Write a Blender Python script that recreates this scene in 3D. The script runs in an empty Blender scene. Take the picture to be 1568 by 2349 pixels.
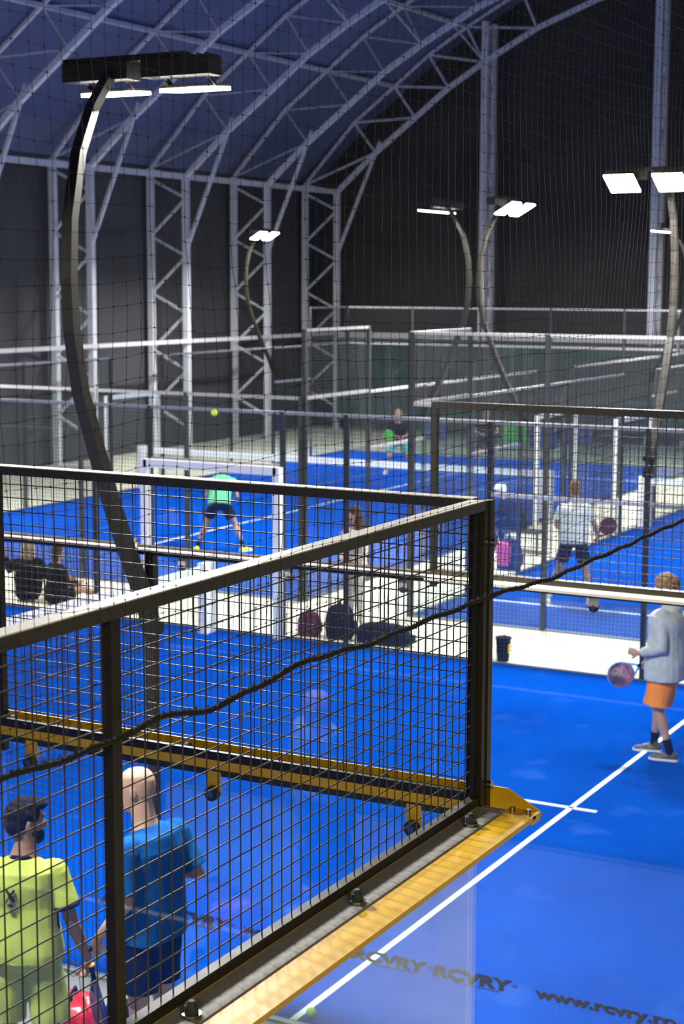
import bpy, bmesh, math, random
from mathutils import Vector, Matrix, noise
random.seed(7)
D = bpy.data; COL = bpy.context.scene.collection; SC = bpy.context.scene
V = Vector; R = math.radians

# ------------------------------------------------------------------ camera
YAW, PITCH, ROLL = 0.4960, 0.1369, 0.0032
CAM = V((-4.8854, -2.1275, 4.6888))
fw = V((math.cos(YAW)*math.cos(PITCH), math.sin(YAW)*math.cos(PITCH), -math.sin(PITCH)))
rt = V((math.sin(YAW), -math.cos(YAW), 0)); up = rt.cross(fw)
r2 = rt*math.cos(ROLL)+up*math.sin(ROLL); u2 = up*math.cos(ROLL)-rt*math.sin(ROLL)
cd = D.cameras.new('camera'); cam = D.objects.new('camera', cd); COL.objects.link(cam)
cam.matrix_world = Matrix(((r2.x, u2.x, -fw.x, CAM.x), (r2.y, u2.y, -fw.y, CAM.y), (r2.z, u2.z, -fw.z, CAM.z), (0, 0, 0, 1)))
cd.sensor_fit = 'VERTICAL'; cd.sensor_height = 36; cd.sensor_width = 24.03; cd.lens = 3840.7/2349*36
cd.clip_start = .05; cd.clip_end = 300
cd.dof.use_dof = True; cd.dof.focus_distance = 5.2; cd.dof.aperture_fstop = 6.3
SC.camera = cam
# ------------------------------------------------------------------ world, exposure
w = D.worlds.new('night'); SC.world = w; w.use_nodes = True
w.node_tree.nodes['Background'].inputs[0].default_value = (.05, .07, .12, 1)
w.node_tree.nodes['Background'].inputs[1].default_value = .10
SC.view_settings.view_transform = 'Standard'; SC.view_settings.look = 'None'
SC.view_settings.exposure = 0.0; SC.view_settings.gamma = 1; SC.view_settings.use_curve_mapping = False
SC.cycles.max_bounces = 7; SC.cycles.transparent_max_bounces = 24
SC.cycles.caustics_reflective = False; SC.cycles.caustics_refractive = False
SC.cycles.sample_clamp_indirect = 4
LAMP_W = 400.0          # watts of each floodlight
LENS = 30.0             # radiance of the lit lens

# warm lamps of the viewing gallery behind the photographer
for nm_, loc_ in (('gallery_lamp', (-9.5, -3.2, 6.6)), ('gallery_lamp', (-6.2, -5.4, 6.6))):
    ld = D.lights.new(nm_, 'AREA'); ld.shape = 'RECTANGLE'; ld.size = 1.4; ld.size_y = .5; ld.energy = 170; ld.color = (1, .84, .50)
    lo = D.objects.new(nm_, ld); COL.objects.link(lo); lo.location = loc_; lo.rotation_euler = (V(loc_)-V((-.5, 1.5, 3.2))).to_track_quat('Z', 'Y').to_euler()
# ------------------------------------------------------------------ materials
def mat(name, col, rough=.6, metal=0, spec=.5, n=0, scale=20, col2=None, bump=0, emit=None, detail=4):
    m = D.materials.new(name); m.use_nodes = True; nt = m.node_tree; b = nt.nodes['Principled BSDF']
    b.inputs['Base Color'].default_value = (*col, 1); b.inputs['Roughness'].default_value = rough
    b.inputs['Metallic'].default_value = metal; b.inputs['Specular IOR Level'].default_value = spec
    if n or col2 or bump:
        tc = nt.nodes.new('ShaderNodeTexCoord'); nz = nt.nodes.new('ShaderNodeTexNoise')
        nz.inputs['Scale'].default_value = scale; nz.inputs['Detail'].default_value = detail
        nt.links.new(tc.outputs['Object'], nz.inputs['Vector'])
        if n or col2:
            rp = nt.nodes.new('ShaderNodeValToRGB'); c2 = col2 or tuple(c*(1-n) for c in col)
            rp.color_ramp.elements[0].position = .35; rp.color_ramp.elements[1].position = .65
            rp.color_ramp.elements[0].color = (*c2, 1); rp.color_ramp.elements[1].color = (*col, 1)
            nt.links.new(nz.outputs['Fac'], rp.inputs['Fac']); nt.links.new(rp.outputs['Color'], b.inputs['Base Color'])
        if bump:
            bp = nt.nodes.new('ShaderNodeBump'); bp.inputs['Strength'].default_value = bump; bp.inputs['Distance'].default_value = .01
            nt.links.new(nz.outputs['Fac'], bp.inputs['Height']); nt.links.new(bp.outputs['Normal'], b.inputs['Normal'])
    if emit:
        b.inputs['Emission Color'].default_value = (*col, 1); b.inputs['Emission Strength'].default_value = emit
    return m

def turf_mat():
    m = D.materials.new('blue_turf'); m.use_nodes = True; nt = m.node_tree; nt.nodes.remove(nt.nodes['Principled BSDF']); b = nt.nodes.new('ShaderNodeBsdfDiffuse')
    b.inputs['Roughness'].default_value = .6; nt.links.new(b.outputs[0], nt.nodes['Material Output'].inputs['Surface'])
    tc = nt.nodes.new('ShaderNodeTexCoord')
    def nz(s, d):
        x = nt.nodes.new('ShaderNodeTexNoise'); x.inputs['Scale'].default_value = s; x.inputs['Detail'].default_value = d
        nt.links.new(tc.outputs['Object'], x.inputs['Vector']); return x
    fine, patch, sand = nz(90, 3), nz(.9, 4), nz(1.7, 6)
    r1 = nt.nodes.new('ShaderNodeValToRGB'); e = r1.color_ramp.elements
    e[0].position = .3; e[0].color = (.0, .048, .34, 1); e[1].position = .7; e[1].color = (.0003, .084, .54, 1)
    nt.links.new(fine.outputs['Fac'], r1.inputs['Fac'])
    r3 = nt.nodes.new('ShaderNodeValToRGB'); r3.color_ramp.elements[0].position = .35; r3.color_ramp.elements[0].color = (.80, .80, .84, 1)
    r3.color_ramp.elements[1].position = .65; r3.color_ramp.elements[1].color = (1, 1, 1, 1)
    nt.links.new(patch.outputs['Fac'], r3.inputs['Fac'])
    mx = nt.nodes.new('ShaderNodeMixRGB'); mx.blend_type = 'MULTIPLY'; mx.inputs[0].default_value = 1
    nt.links.new(r1.outputs['Color'], mx.inputs[1]); nt.links.new(r3.outputs['Color'], mx.inputs[2])
    r2_ = nt.nodes.new('ShaderNodeValToRGB'); r2_.color_ramp.elements[0].position = .60; r2_.color_ramp.elements[0].color = (0, 0, 0, 1)
    r2_.color_ramp.elements[1].position = .80; r2_.color_ramp.elements[1].color = (.13, .13, .13, 1)
    nt.links.new(sand.outputs['Fac'], r2_.inputs['Fac'])
    m2 = nt.nodes.new('ShaderNodeMixRGB'); m2.inputs[2].default_value = (.16, .33, .8, 1)
    nt.links.new(r2_.outputs['Color'], m2.inputs[0]); nt.links.new(mx.outputs['Color'], m2.inputs[1])
    nt.links.new(m2.outputs['Color'], b.inputs['Color'])
    bp = nt.nodes.new('ShaderNodeBump'); bp.inputs['Strength'].default_value = .35; bp.inputs['Distance'].default_value = .01
    nt.links.new(fine.outputs['Fac'], bp.inputs['Height']); nt.links.new(bp.outputs['Normal'], b.inputs['Normal'])
    return m

def glass_mat(nm, dust):
    m = D.materials.new(nm); m.use_nodes = True; nt = m.node_tree; nt.nodes.clear()
    out = nt.nodes.new('ShaderNodeOutputMaterial'); tr = nt.nodes.new('ShaderNodeBsdfTransparent'); tr.inputs[0].default_value = (.93, .97, .96, 1)
    gl = nt.nodes.new('ShaderNodeBsdfGlossy'); gl.inputs['Roughness'].default_value = .015; gl.inputs[0].default_value = (1, 1, 1, 1)
    df = nt.nodes.new('ShaderNodeBsdfDiffuse'); df.inputs[0].default_value = (.75, .82, .86, 1)
    fr = nt.nodes.new('ShaderNodeFresnel'); ge = nt.nodes.new('ShaderNodeNewGeometry'); mp = nt.nodes.new('ShaderNodeMapRange')
    mp.inputs['To Min'].default_value = 1.45; mp.inputs['To Max'].default_value = 1/1.45   # the same pane from either side
    nt.links.new(ge.outputs['Backfacing'], mp.inputs['Value']); nt.links.new(mp.outputs['Result'], fr.inputs['IOR'])
    a = nt.nodes.new('ShaderNodeMixShader'); bb = nt.nodes.new('ShaderNodeMixShader'); bb.inputs[0].default_value = dust
    nt.links.new(fr.outputs[0], a.inputs[0]); nt.links.new(tr.outputs[0], a.inputs[1]); nt.links.new(gl.outputs[0], a.inputs[2])
    nt.links.new(a.outputs[0], bb.inputs[1]); nt.links.new(df.outputs[0], bb.inputs[2]); nt.links.new(bb.outputs[0], out.inputs[0])
    return m

M = dict(
    turf=turf_mat(), glass=glass_mat('tempered_glass', .003), glassd=glass_mat('dusty_glass', .035),
    line=mat('white_line_paint', (.92, .93, .95), .8, n=.06, scale=60),
    ink=mat('black_print', (.012, .012, .020), .95, spec=0),
    inkgrey=mat('grey_print', (.03, .04, .09), .95, spec=0),
    cream=mat('cream_concrete_floor', (.74, .70, .57), .75, n=.12, scale=3, bump=.1),
    kerb=mat('grey_kerb', (.16, .18, .19), .6),
    steel=mat('black_powder_coat', (.024, .021, .012), .45, spec=.4, n=.25, scale=60),
    cap=mat('pale_rail_highlight', (.88, .85, .72), .4, n=.12, scale=30),  # lamp highlight on the black rail tops, put into the colour
    steeltop=mat('glossy_rail_top', (.034, .03, .019), .5, spec=1.0, n=.3, scale=40),  # black coat given stronger gloss to brighten the top rails
    wire=mat('galvanised_black_wire', (.085, .075, .05), .36, metal=.6, spec=1.0),
    farsteel=mat('dark_fence_steel', (.025, .028, .03), .5),
    railgrey=mat('grey_fence_rail', (.34, .33, .34), .4),
    railw=mat('pale_rail', (.62, .62, .64), .4),
    yellow=mat('yellow_paint', (.80, .47, .012), .38, n=.12, scale=25),
    ledgec=mat('cream_paint', (.80, .74, .60), .4),
    strip=mat('grey_rubber_strip', (.26, .25, .22), .55, n=.2, scale=50),
    rubber=mat('dark_rubber', (.02, .03, .035), .6),
    chrome=mat('bolt_steel', (.35, .35, .33), .25, metal=1),
    white=mat('white_padding', (.95, .95, .93), .6),
    galv=mat('galvanised_truss', (.74, .77, .84), .45, metal=.1, n=.15, scale=8),
    roof=mat('roof_membrane', (.10, .125, .26), .8, n=.12, scale=1.5),
    gable=mat('gable_membrane', (.050, .048, .047), .9, n=.25, scale=.5),
    wallm=mat('wall_membrane', (.06, .065, .075), .9, n=.2, scale=.5),
    windb=mat('green_windbreak', (.045, .075, .075), .85, n=.25, scale=2),
    housing=mat('lamp_housing', (.018, .016, .012), .5),
    maststeel=mat('mast_steel', (.008, .007, .005), .42, spec=.4),
    netc=mat('black_net_cord', (.016, .014, .012), .55),
    rope=mat('black_rope', (.012, .011, .010), .9, bump=.5, scale=80),
    lens=mat('lit_lamp_lens', (1, .96, .86), .5, emit=LENS),
    ball=mat('tennis_felt', (.62, .85, .05), .9, n=.1, scale=200),
    skin=mat('light_skin', (.45, .26, .18), .55, n=.08, scale=12),
    tan=mat('tan_skin', (.26, .14, .085), .55, n=.08, scale=12),
    eyew=mat('eye_white', (.8, .8, .8), .3), eyed=mat('eye_dark', (.03, .02, .015), .2), lip=mat('lip', (.45, .17, .14), .5),
    hairk=mat('black_hair', (.006, .005, .008), .8, spec=.12, bump=.6, scale=70),
    hairb=mat('dark_brown_hair', (.07, .04, .025), .8, spec=.12, bump=.6, scale=60),
    hairbr=mat('brown_hair', (.16, .085, .045), .8, spec=.12, bump=.6, scale=60),
    hairl=mat('light_brown_curls', (.36, .23, .12), .8, spec=.12, n=.5, scale=35, bump=.7),
    blond=mat('blond_hair', (.55, .42, .25), .8, spec=.12, n=.3, scale=50, bump=.5),
    limeshirt=mat('lime_jersey', (.40, .47, .06), .7, n=.06, scale=14),
    navy=mat('navy_cloth', (.006, .009, .026), .85, spec=.1, n=.2, scale=18),
    blueshirt=mat('royal_blue_cotton', (.006, .085, .31), .85, spec=.1, n=.18, scale=14),
    grey=mat('grey_fleece', (.50, .51, .53), .9, n=.14, scale=24, bump=.2),
    orange=mat('orange_shorts', (.95, .27, .02), .7, n=.08, scale=16),
    green=mat('green_tee', (.12, .62, .28), .75, n=.12, scale=14),
    teal=mat('teal_shorts', (.06, .35, .38), .75), whitec=mat('white_tee', (.78, .80, .78), .8, n=.06, scale=12),
    creamk=mat('cream_knit', (.75, .66, .56), .9, n=.1, scale=30, bump=.3), greyp=mat('pale_grey_trousers', (.52, .50, .48), .85),
    blackc=mat('black_cloth', (.005, .0055, .008), .9, spec=.1, n=.2, scale=16), blacksh=mat('black_shoe', (.02, .022, .03), .5, n=.5, col2=(.10, .11, .08), scale=30),
    whites=mat('white_shoe', (.8, .78, .74), .5), yellows=mat('yellow_shoe', (.75, .85, .08), .5),
    racketn=mat('navy_racket', (.02, .025, .09), .35), racketo=mat('orange_racket_edge', (.95, .42, .03), .35),
    racketb=mat('light_blue_racket_frame', (.10, .42, .75), .3), racketk=mat('dark_racket_face', (.04, .03, .07), .5, n=.6, col2=(.35, .12, .22), scale=14),
    carbon=mat('black_racket', (.012, .012, .014), .45), red=mat('glossy_red', (.50, .012, .012), .25), maroon=mat('maroon_fabric', (.15, .004, .02), .7),
    pink=mat('pink_fabric', (.75, .06, .25), .7), purple=mat('purple_fabric', (.25, .08, .45), .7), magb=mat('burgundy_fabric', (.09, .012, .035), .8),
    phone=mat('bright_phone_screen', (.85, .92, 1), .2, emit=1.2), bottle=mat('blue_bottle', (.05, .3, .7), .3), banner=mat('green_banner', (.12, .60, .10), .7), bannerb=mat('blue_banner', (.02, .07, .30), .7),
)

# ------------------------------------------------------------------ helpers
def tag(o, label=None, cat=None, group=None, kind=None):
    for k, v in (('label', label), ('category', cat), ('group', group), ('kind', kind)):
        if v: o[k] = v
    return o
def empty(name, loc, rz=0, label=None, cat=None, group=None):
    o = D.objects.new(name, None); COL.objects.link(o); o.location = loc; o.rotation_euler = (0, 0, rz); o.empty_display_size = .1
    return tag(o, label, cat, group)
def link(name, me, m, parent=None):
    o = D.objects.new(name, me); COL.objects.link(o)
    if m is not None and not me.materials: me.materials.append(m)
    if parent is not None: o.parent = parent
    return o
class MB:
    def __init__(s): s.v = []; s.f = []
    def box(s, c, d, rot=None):
        c = V(c); n = len(s.v)
        for x, y, z in ((-1,-1,-1),(1,-1,-1),(1,1,-1),(-1,1,-1),(-1,-1,1),(1,-1,1),(1,1,1),(-1,1,1)):
            p = V((x*d[0]/2, y*d[1]/2, z*d[2]/2))
            if rot is not None: p = rot @ p
            s.v.append(c+p)
        s.f += [tuple(n+i for i in q) for q in ((0,3,2,1),(4,5,6,7),(0,1,5,4),(1,2,6,5),(2,3,7,6),(3,0,4,7))]; return s
    def seg(s, x0, x1, y0, y1, z0, z1): return s.box(((x0+x1)/2, (y0+y1)/2, (z0+z1)/2), (x1-x0, y1-y0, z1-z0))
    def bar(s, p, q, w, h, upv=V((0, 0, 1))):
        p, q = V(p), V(q); d = q-p; L = d.length; d.normalize()
        a = d.cross(upv)
        if a.length < 1e-4: a = d.cross(V((1, 0, 0)))
        a.normalize(); b = a.cross(d); n = len(s.v)
        for t in (p, q):
            for i, j in ((-1,-1),(1,-1),(1,1),(-1,1)): s.v.append(t+a*(i*w/2)+b*(j*h/2))
        s.f += [tuple(n+i for i in q_) for q_ in ((0,1,2,3),(4,7,6,5),(0,4,5,1),(1,5,6,2),(2,6,7,3),(3,7,4,0))]; return s
    def path(s, pts, rad, n=8, caps=True, flat=None):
        pts = [V(p) for p in pts]; base = len(s.v); ref = None; k = len(pts)
        for i, p in enumerate(pts):
            d = (pts[min(i+1, k-1)]-pts[max(i-1, 0)]).normalized()
            if ref is None:
                ref = d.cross(V((0, 0, 1)))
                if ref.length < .05: ref = d.cross(V((0, 1, 0)))
            a = (ref-d*ref.dot(d)).normalized(); ref = a; b = d.cross(a)
            r = rad[i] if isinstance(rad, (list, tuple)) else rad
            ra, rb = (r*flat[0], r*flat[1]) if flat else (r, r)
            for j in range(n):
                t = 2*math.pi*j/n; s.v.append(p+a*(ra*math.cos(t))+b*(rb*math.sin(t)))
        for i in range(k-1):
            for j in range(n):
                j2 = (j+1) % n; s.f.append((base+i*n+j, base+i*n+j2, base+(i+1)*n+j2, base+(i+1)*n+j))
        if caps:
            s.f.append(tuple(base+j for j in reversed(range(n)))); s.f.append(tuple(base+(k-1)*n+j for j in range(n)))
        return s
    def rings(s, rs):
        base = len(s.v); n = len(rs[0])
        for r in rs: s.v += [V(p) for p in r]
        for i in range(len(rs)-1):
            for j in range(n):
                j2 = (j+1) % n; s.f.append((base+i*n+j, base+i*n+j2, base+(i+1)*n+j2, base+(i+1)*n+j))
        s.f.append(tuple(base+j for j in reversed(range(n)))); s.f.append(tuple(base+(len(rs)-1)*n+j for j in range(n))); return s
    def ball(s, c, r, n=12, m=8, rot=None):
        c = V(c); r = r if isinstance(r, (tuple, list)) else (r, r, r); rs = []
        for i in range(m+1):
            t = math.pi*(.02+.96*i/m); rg = []
            for j in range(n):
                f = 2*math.pi*j/n; p = V((r[0]*math.sin(t)*math.cos(f), r[1]*math.sin(t)*math.sin(f), -r[2]*math.cos(t)))
                rg.append(c+(rot @ p if rot is not None else p))
            rs.append(rg)
        return s.rings(rs)
    def build(s, name, m, parent=None, smooth=False, off=None):
        o0 = V(off) if off is not None else (parent.location if parent is not None and parent.type == 'EMPTY' else V((0, 0, 0)))
        me = D.meshes.new(name); me.from_pydata([tuple(v-o0) for v in s.v], [], s.f)
        if smooth: me.polygons.foreach_set('use_smooth', [True]*len(me.polygons))
        me.update(); return link(name, me, m, parent)
def children(o): return [c for c in D.objects if c.parent == o]
def copy_tree(o, parent=None):
    c = o.copy(); COL.objects.link(c)
    if parent is not None: c.parent = parent; c.matrix_parent_inverse = Matrix()
    for ch in children(o): copy_tree(ch, c)
    return c

# ------------------------------------------------------------------ setting: slab, turf, lines
tag(MB().seg(-14, 46, -8, 25.2, -.25, -.012).build('floor', M['cream']), 'pale cream concrete floor between the blue courts', None, None, 'structure')
tag(MB().seg(.07, 3.84, -8, 21, -.02, -.004).build('floor_strip', mat('grey_concrete', (.17, .17, .165), .8, n=.2, scale=4)), 'grey concrete strip between the cage and the near court', None, None, 'structure')
def court(x0, x1, y0, y1, lines, label):
    t = MB().seg(x0, x1, y0, y1, -.05, 0).build('court_turf', M['turf']); tag(t, label, None, None, 'structure')
    for a in lines: MB().seg(a[0], a[1], a[2], a[3], 0, .004).build('line', M['line'], t)
    k = MB()
    for q in ((x0-.06, x1+.06, y0-.06, y0), (x0-.06, x1+.06, y1, y1+.06), (x0-.06, x0, y0, y1), (x1, x1+.06, y0, y1)): k.seg(*q, -.05, .012)
    k.build('kerb', M['kerb'], t)
    return t
LW = .05
def lines_b(x0, x1, y0, y1):          # court whose length runs along Y
    c = (x0+x1)/2; s0, s1 = y0+2.985, y1-3.03
    return [(x0, x1, s0-LW/2, s0+LW/2), (x0, x1, s1-LW/2, s1+LW/2), (c-LW/2, c+LW/2, s0-.24, s1+.24)]
def lines_a(x0, x1, y0, y1):
    c = (y0+y1)/2; s0, s1 = x0+3.05, x1-3.05
    return [(s0-LW/2, s0+LW/2, y0, y1), (s1-LW/2, s1+LW/2, y0, y1), (s0-.2, s1+.2, c-LW/2, c+LW/2)]
T = (3.91, 13.91, 0, 20); W = (-10, 0, 0, 20); F = (16.3, 36.3, 10, 20); G = (16.1, 36.1, -1.9, 8.1)
turfT = court(*T, lines_b(*T), 'blue turf of the court right in front, with white service lines and black print')
court(*W, lines_b(*W), 'blue turf of the court under the near cage corner')
court(*F, lines_a(*F), 'blue turf of the far left court with the tall player at its net')
gl = [(17.70, 17.75, 3.9, 8.1)]+lines_a(*G)
court(*G, gl, 'blue turf of the far right court')

# floor print of the near court
def text_mesh(name, s, size, loc, m, parent, sx=1.0, bold=0.0):
    c = D.curves.new(name, 'FONT'); c.body = s; c.size = size; c.offset = bold; c.extrude = .0006
    o = D.objects.new(name, c); COL.objects.link(o); bpy.context.view_layer.update()
    me = D.meshes.new_from_object(o.evaluated_get(bpy.context.evaluated_depsgraph_get())); D.objects.remove(o)
    # text X -> world -Y , text Y -> world +X
    x0 = min(v.co.x for v in me.vertices)
    for v in me.vertices: v.co = V((loc[0]+v.co.y, loc[1]-(v.co.x-x0)*sx+v.co.y*.36, loc[2]+v.co.z))
    me.name = name; me.materials.clear(); o = link(name, me, m, parent); return o
for b0, s in ((5.30, 'R'), (4.73, 'R'), (3.13, 'R'), (2.50, 'R'), (4.04, 'w'), (1.76, 'w'), (-9, '')):
    if s == 'R':
        text_mesh('printed_letters', 'RCVRY', .225, (4.985, b0, .006), M['ink'], turfT, .80, .011)
        text_mesh('printed_mark', '®', .06, (5.06, b0-.55, .006), M['inkgrey'], turfT)
        d = MB(); y = b0-.17
        for k in range(11): d.seg(4.945, 4.957, y-.024, y, .005, .007); y -= .031
        d.build('printed_tagline', M['inkgrey'], turfT)
    elif s == 'w': text_mesh('printed_letters', 'www.rcvry.ro', .205, (4.99, b0, .006), M['ink'], turfT, .83, .008)

# ------------------------------------------------------------------ hall shell: arches, columns, membrane
ARC = [(0, 7.46), (1.35, 8.62), (2.7, 9.62), (3.8, 10.45), (4.95, 11.13), (6.6, 12.0), (8.44, 12.68), (10.5, 13.25), (12.5, 13.55), (14.2, 13.65)]
B0 = 23.4
inner = [(B0-u, z) for u, z in ARC]; inner += [(2*(B0-14.2)-b, z) for b, z in reversed(inner[:-1])]
outer = []
for i, (b, z) in enumerate(inner):
    p, q = inner[max(i-1, 0)], inner[min(i+1, len(inner)-1)]; t = V((q[0]-p[0], q[1]-p[1])).normalized(); nrm = V((-t.y, t.x))
    if nrm.y < 0: nrm = -nrm
    outer.append((b+nrm.x*1.2, z+nrm.y*1.2))
outer[0] = (24.55, 7.7); outer[-1] = (2*(B0-14.2)-24.55, 7.7)
X_ARCH = [41.9, 37.65, 33.4, 29.15, 24.9, 20.65, 16.4, 12.15, 7.9, 3.65, -.6, -4.85]
ORD = ['last', 'second from the far end', 'third from the far end', 'fourth from the far end', 'fifth from the far end', 'sixth from the far end', 'seventh from the far end', 'eighth from the far end', 'ninth from the far end', 'tenth from the far end', 'eleventh from the far end', 'twelfth from the far end']
def arch(x, wb=.028):
    e = empty('arch_truss', (x, B0, 7.46))
    for nm, ln, cw in (('inner_chord', inner, .13), ('outer_chord', outer, .08)):
        m = MB()
        for p, q in zip(ln, ln[1:]): m.bar((x, *p), (x, *q), cw, cw, V((1, 0, 0)))
        m.build(nm, M['galv'], e)
    for i in range(len(inner)):
        MB().bar((x, *inner[i]), (x, *outer[i]), wb, wb, V((1, 0, 0))).build('web_bar', M['galv'], e)
        if i+1 < len(inner): MB().bar((x, *outer[i]), (x, *inner[i+1]), wb, wb, V((1, 0, 0))).build('web_bar', M['galv'], e)
    MB().bar((x, B0, 5.5), (x, 21.9, 8.95), .08, .08, V((1, 0, 0))).build('knee_brace', M['galv'], e)
    for i in (4, 6):
        for sgn in (-1, 1):
            MB().bar((x+sgn*1.15, *outer[i]), (x, *inner[i]), .035, .035).build('fly_brace', M['galv'], e)
    return e
a00 = arch(X_ARCH[0], .06); a0 = arch(X_ARCH[1])
for i, x in enumerate(X_ARCH):
    e = (a00, a0)[i] if i < 2 else copy_tree(a0); e.location = (x, B0, 7.46)
    tag(e, f'galvanised lattice roof arch, {ORD[i]}' + (', against the dark end wall' if i == 0 else ''), 'roof truss', 'arched roof trusses')
def column(x):
    e = empty('lattice_column', (x, B0, 0))
    MB().seg(x-.08, x+.08, B0-.08, B0+.08, -.01, 7.5).build('inner_chord', M['galv'], e)
    MB().seg(x-.08, x+.08, B0+1.07, B0+1.23, -.01, 7.7).build('outer_chord', M['galv'], e)
    z = 7.44
    while z > .7:
        MB().bar((x, B0+1.15, z), (x, B0, z-.55), .06, .06).build('lacing_bar', M['galv'], e)
        if z > 1.6: MB().bar((x, B0, z-.55), (x, B0+1.15, z-1.54), .06, .06).build('lacing_bar', M['galv'], e)
        z -= 1.54
    MB().seg(x-.2, x+.2, B0-.2, B0+1.35, -.012, .02).build('base_plate', M['galv'], e)
    return e
c0 = column(X_ARCH[0])
for i, x in enumerate(X_ARCH[:8]):
    e = c0 if i == 0 else copy_tree(c0); e.location = (x, B0, 0)
    tag(e, f'galvanised lattice wall column carrying the roof arch {ORD[i]}', 'column', 'lattice columns along the left wall')
e = empty('eave_beam', (0, B0, 7.46), 0, 'long horizontal eave beam joining the heads of the left wall columns', 'beam')
MB().seg(-6, 42, B0-.07, B0+.07, 7.39, 7.53).build('beam', M['galv'], e)
e = empty('wall_girt', (0, B0, 3.07), 0, 'horizontal pale rail along the left wall at half column height', 'rail')
MB().seg(14, 42, B0-.16, B0-.08, 3.02, 3.12).build('rail', M['railw'], e)
e = empty('gable_girt', (41.9, 10, 3.02), 0, 'broad pale rail across the dark end wall', 'rail')
MB().seg(41.72, 41.8, -4, B0, 2.93, 3.11).build('rail', M['railw'], e)
pl = [(20, 39.2, 0), ]
for k, i in enumerate((2, 4, 6, 8, 10)):
    b, z = outer[i]
    MB().seg(-6, 42, b-.05, b+.05, z-.05, z+.05).build('roof_purlin', M['galv']); o = D.objects['roof_purlin' if k == 0 else f'roof_purlin.{k:03d}']
    tag(o, f'long straight roof purlin over the arches, {["lowest","second lowest","middle","second highest","highest"][k]} of those on the left slope', 'purlin', 'roof purlins')
def gcol(y, top, lab):
    e = empty('gable_column', (41.9, y, 0), 0, lab, 'column', 'columns of the end wall')
    MB().seg(41.8, 42.0, y-.1, y+.1, -.01, top).build('front_chord', M['galv'], e)
    MB().seg(42.45, 42.6, y-.07, y+.07, -.01, top).build('rear_chord', M['galv'], e)
    z = .8
    while z < top-1.5: MB().bar((41.95, y, z), (42.5, y, z+.75), .05, .05).build('lacing_bar', M['galv'], e); MB().bar((42.5, y, z+.75), (41.95, y, z+1.5), .05, .05).build('lacing_bar', M['galv'], e); z += 1.5
gcol(18.4, 12.3, 'tall bright lattice column of the end wall, left of the far floodlight')
gcol(13.1, 14.3, 'tall bright lattice column of the end wall at the right edge')
gcol(7.8, 14.6, 'tall lattice column of the end wall beyond the right edge')
# membrane skins (thick shells)
m = MB(); sk = [(b+(.25 if i == 0 else 0), z+.12) for i, (b, z) in enumerate(outer)]
sk2 = [(b, z+.1) for b, z in sk]
for x in (-7, 43): pass
n = len(sk); base = 0
for x in (-7, 43):
    for p in sk: m.v.append(V((x, *p)))
    for p in sk2: m.v.append(V((x, *p)))
for i in range(n-1):
    m.f += [(i, i+1, 2*n+i+1, 2*n+i), (n+i, 3*n+i, 3*n+i+1, n+i+1)]
    m.f += [(i, n+i, n+i+1, i+1), (2*n+i, 2*n+i+1, 3*n+i+1, 3*n+i)]
tag(m.build('ceiling', M['roof']), 'dark blue arched membrane roof', None, None, 'structure')
tag(MB().seg(-7, 43, 24.8, 24.9, -.05, 7.9).build('wall_left', M['wallm']), 'dark membrane wall behind the lattice columns', None, None, 'structure')
m = MB(); gm = [(43, 24.9, -.05)] + [(43, b, z+.15) for b, z in outer] + [(43, -6.2, -.05)]
nn = len(gm)
for dx in (0, .1):
    for p in gm: m.v.append(V((p[0]+dx, p[1], p[2])))
m.f.append(tuple(range(nn))); m.f.append(tuple(reversed(range(nn, 2*nn))))
for i in range(nn): m.f.append((i, (i+1) % nn, nn+(i+1) % nn, nn+i))
tag(m.build('wall_far', M['gable']), 'dark membrane end wall of the hall', None, None, 'structure')
tag(MB().seg(-7, 43, -6.3, -6.2, -.05, 7.9).build('wall_right', M['wallm']), 'dark membrane wall on the right', None, None, 'structure')
# windbreak cloth behind the far courts
e = empty('windbreak', (40.6, 20, 0), 0, 'dark green windbreak cloth hung low along the end wall', 'windbreak')
MB().seg(41.55, 41.6, -4, 23.2, .35, 2.9).build('cloth', M['windb'], e)
for y in range(-3, 24, 3): MB().seg(41.6, 41.66, y-.03, y+.03, -.01, 2.95).build('post', M['farsteel'], e)

# ------------------------------------------------------------------ fences
def mesh_panel(m, o, d, s0, s1, z0, z1, r, pitch=.0508, fine=False):
    o = V(o); d = V(d); nv = max(1, round((s1-s0)/pitch)); nh = max(1, round((z1-z0)/pitch))
    for i in range(1, nv):
        s = s0+(s1-s0)*i/nv; (m.path([o+d*s+V((0, 0, z0)), o+d*s+V((0, 0, z1))], r, 7, False) if fine else m.bar(o+d*s+V((0, 0, z0)), o+d*s+V((0, 0, z1)), 2*r, 2*r, V((1, 0, 0)) if abs(d.y) > .5 else V((0, 1, 0))))
    nrm = V((d.y, -d.x, 0))*r*2
    for i in range(1, nh):
        z = z0+(z1-z0)*i/nh; m.path([o+d*s0+nrm+V((0, 0, z)), o+d*s1+nrm+V((0, 0, z))], r, 8, False) if fine else m.bar(o+d*s0+nrm+V((0, 0, z)), o+d*s1+nrm+V((0, 0, z)), 2*r, 2*r)
def P(o, d, s, z=0): return V(o)+V(d)*s+V((0, 0, z))
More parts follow.
